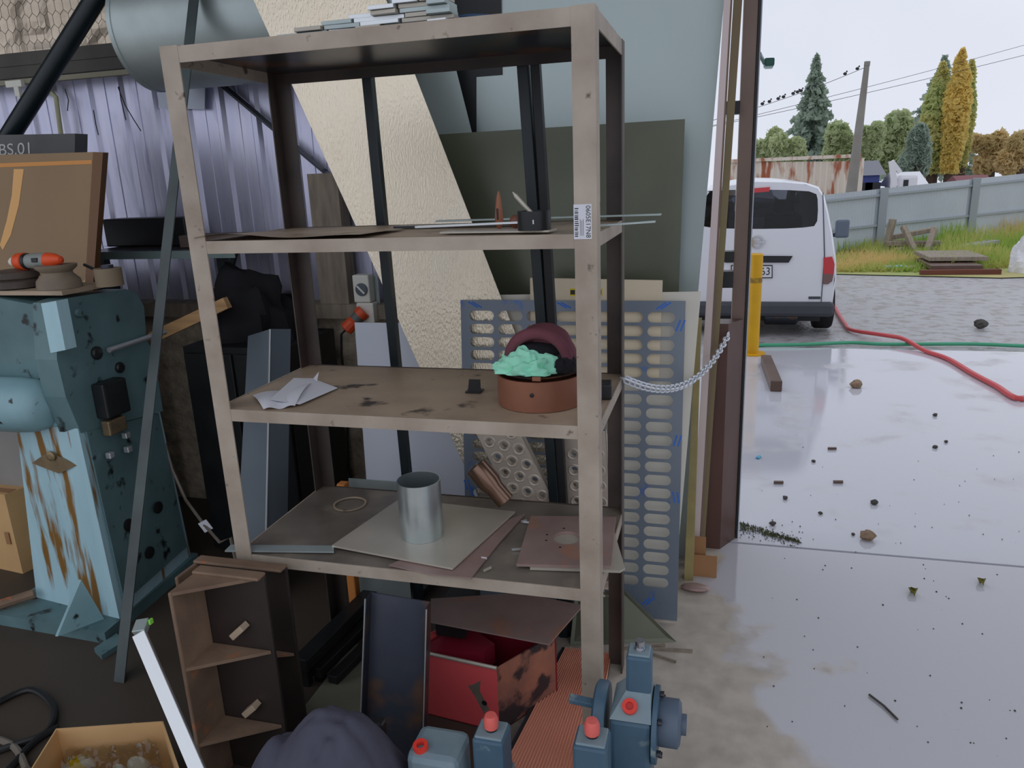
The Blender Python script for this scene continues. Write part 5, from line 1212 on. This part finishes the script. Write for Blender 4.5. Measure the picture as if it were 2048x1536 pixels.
for k in range(230):
    x, y = (rr.uniform(1478, 1610), rr.uniform(1050, 1090)) if k < 150 else (rr.uniform(1480, 2040), rr.uniform(850, 1500))
    if k < 120: y = 1052 + (x - 1478) * .26 + rr.uniform(-8, 14)
    p = GR(x, y); p.z = gz(p.y); r = rr.uniform(.0015, .004); gb.ell(p + V((0, 0, r * .5)), r, r, r * .7, 6, 4)
one('grit', gb, m_stone, 'dark grit scattered over the wet slab and along the joint', 'grit', kind='stuff')
mb = MB()
for k in range(420):
    x = rr.uniform(1480, 1600); y = 1052 + (x - 1478) * .27 + rr.uniform(-9, 8) * (1 - (x - 1480) / 140); p = GR(x, y); p.z = gz(p.y)
    a_ = rr.uniform(0, 6.28); h = rr.uniform(.006, .018); d = V((math.cos(a_), math.sin(a_), 0)); mb.add([p - d * .004, p + d * .004, p + V((rr.uniform(-.006, .006), rr.uniform(-.006, .006), h))], [(0, 1, 2)])
one('moss_strip', mb, m_moss, 'strip of moss growing in the slab joint at the foot of the jamb', 'moss', kind='stuff')
one('splinter', MB().tube([FL(1738, 1392) + V((0, 0, .006)), FL(1768, 1415) + V((0, 0, .006)), FL(1795, 1442) + V((0, 0, .006))], .004, 5), m_stone, 'thin dark twig lying on the wet floor in the foreground right', 'twig')

# fence
fa, fb = GR(1650, 512), GR(2060, 470); fd = (fb - fa); fd.z = 0; fn = V((-fd.y, fd.x, 0)).normalized(); fpl = (fa, fn)
def fpt(x, y): return PL(x, y, fpl)
t = T('steel_fence', 'long grey corrugated steel fence along the far side of the yard', 'fence')
px_posts = [1560, 1760, 1945, 2110, 2260]
def ftop(x): return 388 + (x - 1664) * (347 - 388) / (2048 - 1664)
fdir = fd.normalized()
for k in range(len(px_posts) - 1):
    a, e = fpt(px_posts[k], ftop(px_posts[k])), fpt(px_posts[k + 1], ftop(px_posts[k + 1]))
    n_ = 64; P = []
    for j in range(n_ + 1):
        p = a.lerp(e, j / n_); o = -fn * (.025 if j % 2 else 0); zlo = gz(p.y) + .02
        P += [V((p.x, p.y, zlo)) + o, V((p.x, p.y, p.z)) + o]
    t.add('corrugated_panel', MB().add(P, [(2 * j, 2 * j + 2, 2 * j + 3, 2 * j + 1) for j in range(n_)]), m_fence)
    for fz in (.10, .58):
        t.add('fence_rail', MB().bar(a.lerp(V((a.x, a.y, gz(a.y))), fz) - fn * .05, e.lerp(V((e.x, e.y, gz(e.y))), fz) - fn * .05, .05, .05), m_fencep)
for x in px_posts:
    p = fpt(x, ftop(x)) - fn * .12; t.add('fence_post', MB().box((p.x - .09, p.y - .05, gz(p.y)), (p.x + .09, p.y + .05, p.z + .03)), m_fencep)
t.done()
# grass
rr = random.Random(4); gm = MB()
def in_grass(x, y): return y > 400
for k in range(15000):
    x = rr.uniform(1660, 2250); v_ = rr.random()
    yb = 545 - 10 * max(0, (x - 1850) / 200); yt = 508 - (x - 1660) * .10
    y = yt + (yb - yt) * v_; p = GR(x, y)
    if noise.noise(V((p.x * .5, p.y * .35, 0))) < -.22: continue
    h = rr.uniform(.15, .45) * (1.25 if x > 1880 else .75) * (1.3 - .7 * v_); a_ = rr.uniform(0, 6.28); d = V((math.cos(a_), math.sin(a_), 0)) * .02
    tip = p + V((rr.uniform(-.2, .2), rr.uniform(-.2, .2), h)); gm.add([p - d, p + d, tip], [(0, 1, 2)])
one('long_grass', gm, m_grass, 'long straw and green grass growing along the fence', 'grass', kind='stuff')
b = MB(); b.add([GR(1660, 548) + V((0, 0, .005)), GR(2000, 556) + V((0, 0, .005)), GR(2300, 548) + V((0, 0, .005)), GR(2300, 455) + V((0, 0, .005)), GR(1660, 508) + V((0, 0, .005))], [(0, 1, 2, 3, 4)])
struct('floor_grass_verge', b, M('verge soil', (150, 170, 96), (186, 174, 120), sc=1.2, rough=.95, bump=.5))
# timber heaps
hc = GR(1822, 512); hg = gz(hc.y)
for i, (a, e, w_, lab) in enumerate((((-.55, .05, .0), (-.42, .12, .82), .15, 'weathered upright timber at the left of the heap by the fence'),
        ((-.62, -.25, .07), (.62, -.15, .07), .20, 'weathered timber lying lowest in front of the heap by the fence'),
        ((-.60, .30, .07), (.66, .24, .07), .22, 'weathered timber lying lowest at the back of the heap by the fence'),
        ((-.30, -.30, .16), (-.22, .42, .16), .18, 'weathered timber laid crossways at the left of the heap by the fence'),
        ((.34, -.32, .16), (.30, .42, .16), .18, 'weathered timber laid crossways at the right of the heap by the fence'),
        ((-.55, .02, .29), (.60, .08, .27), .24, 'broad weathered timber lying high across the heap by the fence'),
        ((.02, -.50, .03), (-.22, .0, .66), .12, 'thin weathered prop leaning left in front of the heap by the fence'),
        ((.16, -.52, .03), (.42, .0, .60), .12, 'thin weathered prop leaning right in front of the heap by the fence'),
        ((-.42, .2, .40), (.5, .16, .58), .20, 'topmost slanting weathered timber on the heap by the fence'))):
    one('old_timber', MB().bar(V((hc.x + a[0], hc.y + a[1], hg + a[2])), V((hc.x + e[0], hc.y + e[1], hg + e[2])), w_, .10, bev=.01), m_woodg, lab, 'timber', 'broken timbers in the grass')
for i, (x0, x1, y, h, mat, lab) in enumerate(((1848, 1965, 540, .10, m_woodg, 'upper flat board of the stack of boards at the edge of the yard'), (1852, 1955, 545, .05, m_plank, 'lower flat board of the stack of boards at the edge of the yard'))):
    a, e = GR(x0, y), GR(x1, y); one('flat_board', MB().box((a.x, a.y - .3, gz(a.y) + .09 + .11 * (1 - i)), (e.x, a.y + .9, gz(a.y) + .09 + .11 * (1 - i) + .07)), mat, lab, 'board')
a, e = GR(1840, 550), GR(2010, 552)
one('rusty_beam', MB().bar(a + V((0, 0, .045)), e + V((0, .25, .045)), .12, .088), M('rusty red', (122, 66, 48), (90, 52, 42), sc=2, rough=.7), 'long rust-red beam lying under the boards at the edge of the yard', 'beam')
for i, (a, e, mat, lab) in enumerate((((1745, 522), (1850, 524), m_plank, 'dark wet plank lying left of the stacked boards'), ((1798, 541), (1850, 535), M('pinkish board', (186, 156, 150), rough=.6), 'pinkish pale board lying left of the stacked boards'), ((1895, 512), (1985, 503), M('grey sheet', (150, 148, 156), rough=.5), 'grey sheet half buried in the long grass'))):
    one('loose_board', MB().bar(GR(*a) + V((0, 0, .04 + .1 * (i == 2))), GR(*e) + V((0, 0, .04 + .2 * (i == 2))), .3, .06), mat, lab, 'board')
p = GR(1768, 541); one('blue_bottle', MB().lathe([(.0, 0), (.05, .01), (.05, .35), (.02, .42), (.02, .46)], p + V((0, 0, .05)), (1, 0.1, 0), 12), M('light blue', (150, 196, 214), rough=.4), 'light blue plastic bottle lying at the grass edge', 'bottle', smooth=True)
p = GR(2056, 548); one('white_sack', MB().grid(lambda u, v: (lambda d, k: V((p.x + d.x * .2 * k, p.y + .3 + d.y * .2 * k, gz(p.y) + max(0, d.z) * .55 * k)))(V((math.cos(6.2832 * u) * math.cos(1.5708 * v), math.sin(6.2832 * u) * math.cos(1.5708 * v), math.sin(1.5708 * v))), 1 + .4 * noise.noise(V((math.cos(6.2832 * u) * 2, math.sin(6.2832 * u) * 2, v * 3)))), 24, 10), m_bag, 'crumpled white sack at the right edge of the yard', 'sack')
p = GR(1780, 507); one('white_litter', MB().ell(p + V((0, 0, .08)), .22, .15, .09, 10, 6, .5), m_bag, 'small white plastic litter in the grass below the timber heap', 'litter')

# container, pole, wires
YC = 30.0
a, e = YP(1450, 325, YC), YP(1722, 322, YC); n_ = 90; P = []
t = T('shipping_container', 'white corrugated shipping container streaked with rust behind the van', 'container')
for j in range(n_ + 1):
    p = a.lerp(e, j / n_); o = (.05 if (j // 2) % 2 else 0); P += [V((p.x, YC + o, gz(YC))), V((p.x, YC + o, p.z))]
t.add('side_wall', MB().add(P, [(2 * j, 2 * j + 2, 2 * j + 3, 2 * j + 1) for j in range(n_)]), m_cont)
t.add('top_rail', MB().box((a.x, YC - .04, a.z - .02), (e.x, YC + .1, a.z + .1)), m_cont)
t.add('corner_post', MB().box((e.x - .1, YC - .05, gz(YC)), (e.x + .1, YC + .15, e.z + .1)), m_cont)
t.add('end_wall', MB().box((e.x, YC + .1, gz(YC)), (e.x + .05, YC + 2.4, e.z)), m_cont)
t.add('roof', MB().box((a.x, YC + .05, a.z), (e.x, YC + 2.4, a.z + .04)), m_cont)
t.done()
YPo = 26.0
a, e = YP(1734, 128, YPo), YP(1703, 380, YPo); d = (e - a).normalized(); e = e + d * ((e.z - gz(YPo)) / -d.z)
t = T('utility_pole', 'leaning grey concrete utility pole beyond the fence', 'pole')
t.add('shaft', MB().tube([a, e], [.075, .20], 12), m_pole, smooth=True)
t.add('cap', MB().lathe([(.085, 0), (.085, .12)], a + V((0, 0, -.05)), -d, 12), m_pole); t.done()
def wire(pts, label):
    P = [YP(*p) for p in pts]; sm = []
    for k in range(25):
        s_ = k / 24; p = P[0].lerp(P[-1], s_); sm.append(p + V((0, 0, -.12 * 4 * s_ * (1 - s_))))
    one('overhead_wire', MB().tube(sm, .010, 4), m_black, label, 'wire'); return sm
w1 = wire(((1380, 252, 24), (1732, 134, YPo)), 'overhead wire running to the top of the leaning pole')
w2 = wire(((1380, 262, 27), (2300, 45, 32)), 'long overhead wire crossing the sky above the fence')
w3 = wire(((1380, 262, 27.5), (2300, 18, 40)), 'faint highest overhead wire crossing the sky at far right')
rr = random.Random(9)
for k, s_ in enumerate((.95, .88, .71, .67, .63, .61, .585, .53, .50, .45, .41)):
    i = int(s_ * 24); p = w1[i].lerp(w1[min(i + 1, 24)], s_ * 24 - i)
    one('bird', MB().ell(p + V((0, 0, .06)), .055, .04, .045, 8, 6).ell(p + V((.045, 0, .12)), .026, .022, .026, 6, 4), m_black, 'small dark bird, %s from the leaning pole on the wire' % ('first', 'second', 'third', 'fourth', 'fifth', 'sixth', 'seventh', 'eighth', 'ninth', 'tenth', 'eleventh')[k], 'bird', 'birds on the wire')
# lamp on the outer wall
c = YP(1538, 126, 3.9)
t = T('outdoor_lamp', 'green outdoor lamp on a bracket beside the door opening', 'lamp')
t.add('housing', MB().obox(c, (.022, .006, 0), (0, .05, 0), (0, 0, .017), .006), m_greenl)
t.add('lens', MB().obox(c + V((0, 0, -.018)), (.018, .005, 0), (0, .04, 0), (0, 0, .003), .002), M('lamp lens', (160, 200, 190), rough=.2))
t.add('bracket', MB().bar(c + V((-.02, .0, .0)), V((.137, 3.56, c.z)), .012, .012), m_greenl); t.done()
# trees
def foliage(fn, n, size, seed):
    rr = random.Random(seed); mb = MB(); k = 0
    while k < n:
        p = fn(rr)
        if p is None: continue
        s_ = size * rr.uniform(.6, 1.3); u = V((rr.gauss(0, 1), rr.gauss(0, 1), rr.gauss(0, 1))).normalized(); v_ = u.orthogonal().normalized(); v_ = (v_ * math.cos(k) + u.cross(v_) * math.sin(k))
        mb.add([p - u * s_, p + v_ * s_ * .7, p + u * s_, p - v_ * s_ * .7], [(0, 1, 2, 3)]); k += 1
    return mb
def tree(apex, base_y, Y, halfw, kind, mat, label, n, size, seed, name):
    a = YP(apex[0], apex[1], Y); b_ = YP(apex[0], base_y, Y); hw = abs(YP(apex[0] + halfw, base_y, Y).x - b_.x); H_ = a.z - b_.z; g = gz(Y) - .3
    t = T(name, label, 'tree')
    nl = 9; lobes = [(random.Random(seed + i).uniform(-.75, .75), random.Random(seed * 3 + i).uniform(.2, .85), random.Random(seed * 7 + i).uniform(.30, .48)) for i in range(nl)]
    def fn(rr):
        if kind == 'cone':
            s_ = rr.random() ** .6; r = hw * s_ * (.55 + .45 * ((s_ * 9) % 1)) * math.sqrt(rr.random()) ; th = rr.uniform(0, 6.28)
            r = max(r, 0); zz = a.z - H_ * s_ - .25 * r * .6
            if noise.noise(V((th * 1.6, s_ * 9, seed))) < -.12 and r > hw * s_ * .3: return None
            return V((a.x + r * math.cos(th), Y + r * math.sin(th), zz))
        if kind == 'spire':
            s_ = rr.random(); prof = (s_ / .4) ** .75 if s_ < .4 else 1 - .45 * ((s_ - .4) / .6) ** 2; r = hw * prof * math.sqrt(rr.random()); th = rr.uniform(0, 6.28)
            return V((a.x + r * math.cos(th) + .2 * noise.noise(V((0, s_ * 7, seed))) * hw, Y + r * math.sin(th), a.z - H_ * s_))
        lx, lz, lr = lobes[rr.randrange(nl)]; d = V((rr.gauss(0, 1), rr.gauss(0, 1), rr.gauss(0, 1))).normalized() * (rr.random() ** .4)
        return V((a.x + (lx + d.x * lr) * hw, Y + d.y * lr * hw, b_.z + (lz + d.z * lr * .7) * H_ * .86))
    t.add('foliage', foliage(fn, n, size, seed), mat)
    t.add('trunk', MB().tube([V((a.x, Y, g)), V((a.x + .1, Y, b_.z + H_ * .4)), V((a.x, Y, b_.z + H_ * (.95 if kind != 'round' else .6)))], [.45, .3, .05], 8), m_bark, smooth=True)
    if kind == 'round':
        for q in range(3): t.add('branch', MB().tube([V((a.x, Y, b_.z + H_ * .15)), V((a.x + (q - 1) * hw * .5, Y + .2 * q, b_.z + H_ * .6))], [.2, .06], 6), m_bark)
    t.done()
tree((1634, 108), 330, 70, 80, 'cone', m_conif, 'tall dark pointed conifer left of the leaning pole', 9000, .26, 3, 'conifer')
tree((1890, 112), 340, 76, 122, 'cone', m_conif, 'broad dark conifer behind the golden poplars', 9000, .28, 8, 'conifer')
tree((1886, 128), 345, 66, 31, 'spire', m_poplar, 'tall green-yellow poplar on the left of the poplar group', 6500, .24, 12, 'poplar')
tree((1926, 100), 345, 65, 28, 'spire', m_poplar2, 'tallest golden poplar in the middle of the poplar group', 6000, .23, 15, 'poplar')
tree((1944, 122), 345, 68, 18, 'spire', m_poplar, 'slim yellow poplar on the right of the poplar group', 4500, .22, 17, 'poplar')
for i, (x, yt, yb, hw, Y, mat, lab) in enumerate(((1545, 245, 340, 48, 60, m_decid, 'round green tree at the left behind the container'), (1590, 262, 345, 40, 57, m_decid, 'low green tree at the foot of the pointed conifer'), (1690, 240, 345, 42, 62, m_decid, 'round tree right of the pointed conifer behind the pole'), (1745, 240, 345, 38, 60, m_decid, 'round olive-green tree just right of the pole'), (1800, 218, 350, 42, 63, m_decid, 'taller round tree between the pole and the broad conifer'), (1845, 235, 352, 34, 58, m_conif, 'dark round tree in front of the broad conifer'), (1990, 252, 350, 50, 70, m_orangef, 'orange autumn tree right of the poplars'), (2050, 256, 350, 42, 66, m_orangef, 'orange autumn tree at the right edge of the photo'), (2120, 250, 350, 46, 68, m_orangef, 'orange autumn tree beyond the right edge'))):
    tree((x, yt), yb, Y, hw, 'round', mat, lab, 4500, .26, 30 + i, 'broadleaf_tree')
# far houses, truck
def house(x0, x1, yt, Y, wall, roofm, label):
    a, e = YP(x0, yt, Y), YP(x1, yt, Y); g = gz(Y)
    t = T('far_house', label, 'house'); t.add('wall', MB().box((a.x, Y, g), (e.x, Y + 5, a.z - .8)), wall)
    t.add('roof', MB().prism([V((a.x - .3, Y - .3, a.z - .8)), V((a.x - .3, Y + 5.3, a.z - .8)), V((a.x - .3, Y + 2.5, a.z))], (e.x - a.x + .6, 0, 0)), roofm)
    for k in (.3, .7): t.add('window', MB().box((a.x + (e.x - a.x) * k - .4, Y - .03, a.z - 2.0), (a.x + (e.x - a.x) * k + .4, Y, a.z - 1.2)), m_vblack)
    t.done()
house(1722, 1762, 322, 48, m_truckb, m_roofg, 'blue-walled house seen just right of the container')
house(1810, 1850, 345, 46, m_truckb, m_bag, 'low blue building behind the white truck')
house(1940, 1990, 352, 52, m_cont, M('red roof', (130, 80, 84), rough=.7), 'red-roofed house behind the fence under the poplars')
t = T('crane_truck', 'white crane truck with folded arm behind the fence', 'truck'); Yt = 38
a, e = YP(1796, 350, Yt), YP(1838, 350, Yt); g = gz(Yt)
t.add('cab', MB().obox(((a.x + e.x) / 2, Yt + .8, (a.z + g) / 2 + .3), ((e.x - a.x) / 2, 0, 0), (0, .8, 0), (0, 0, (a.z - g) / 2 - .3), .15), m_bag)
t.add('cab_window', MB().box((a.x + .25, Yt - .02, a.z - .62), (e.x - .4, Yt, a.z - .22)), m_vblack)
p1, p2, p3 = YP(1789, 372, Yt), YP(1783, 322, Yt), YP(1800, 345, Yt)
t.add('arm', MB().bar(p1, p2, .22, .22).bar(p2, p3, .18, .18), m_bag)
t.add('bed', MB().box((p1.x - .6, Yt, g + .6), (a.x, Yt + 1.6, g + .95)), m_vblack)
for x in (p1.x - .2, e.x - .5): t.add('wheel', MB().lathe([(.3, 0), (.45, .03), (.45, .25), (.3, .28)], (x, Yt, g + .45), (0, 1, 0), 16), m_tyre)
t.done()
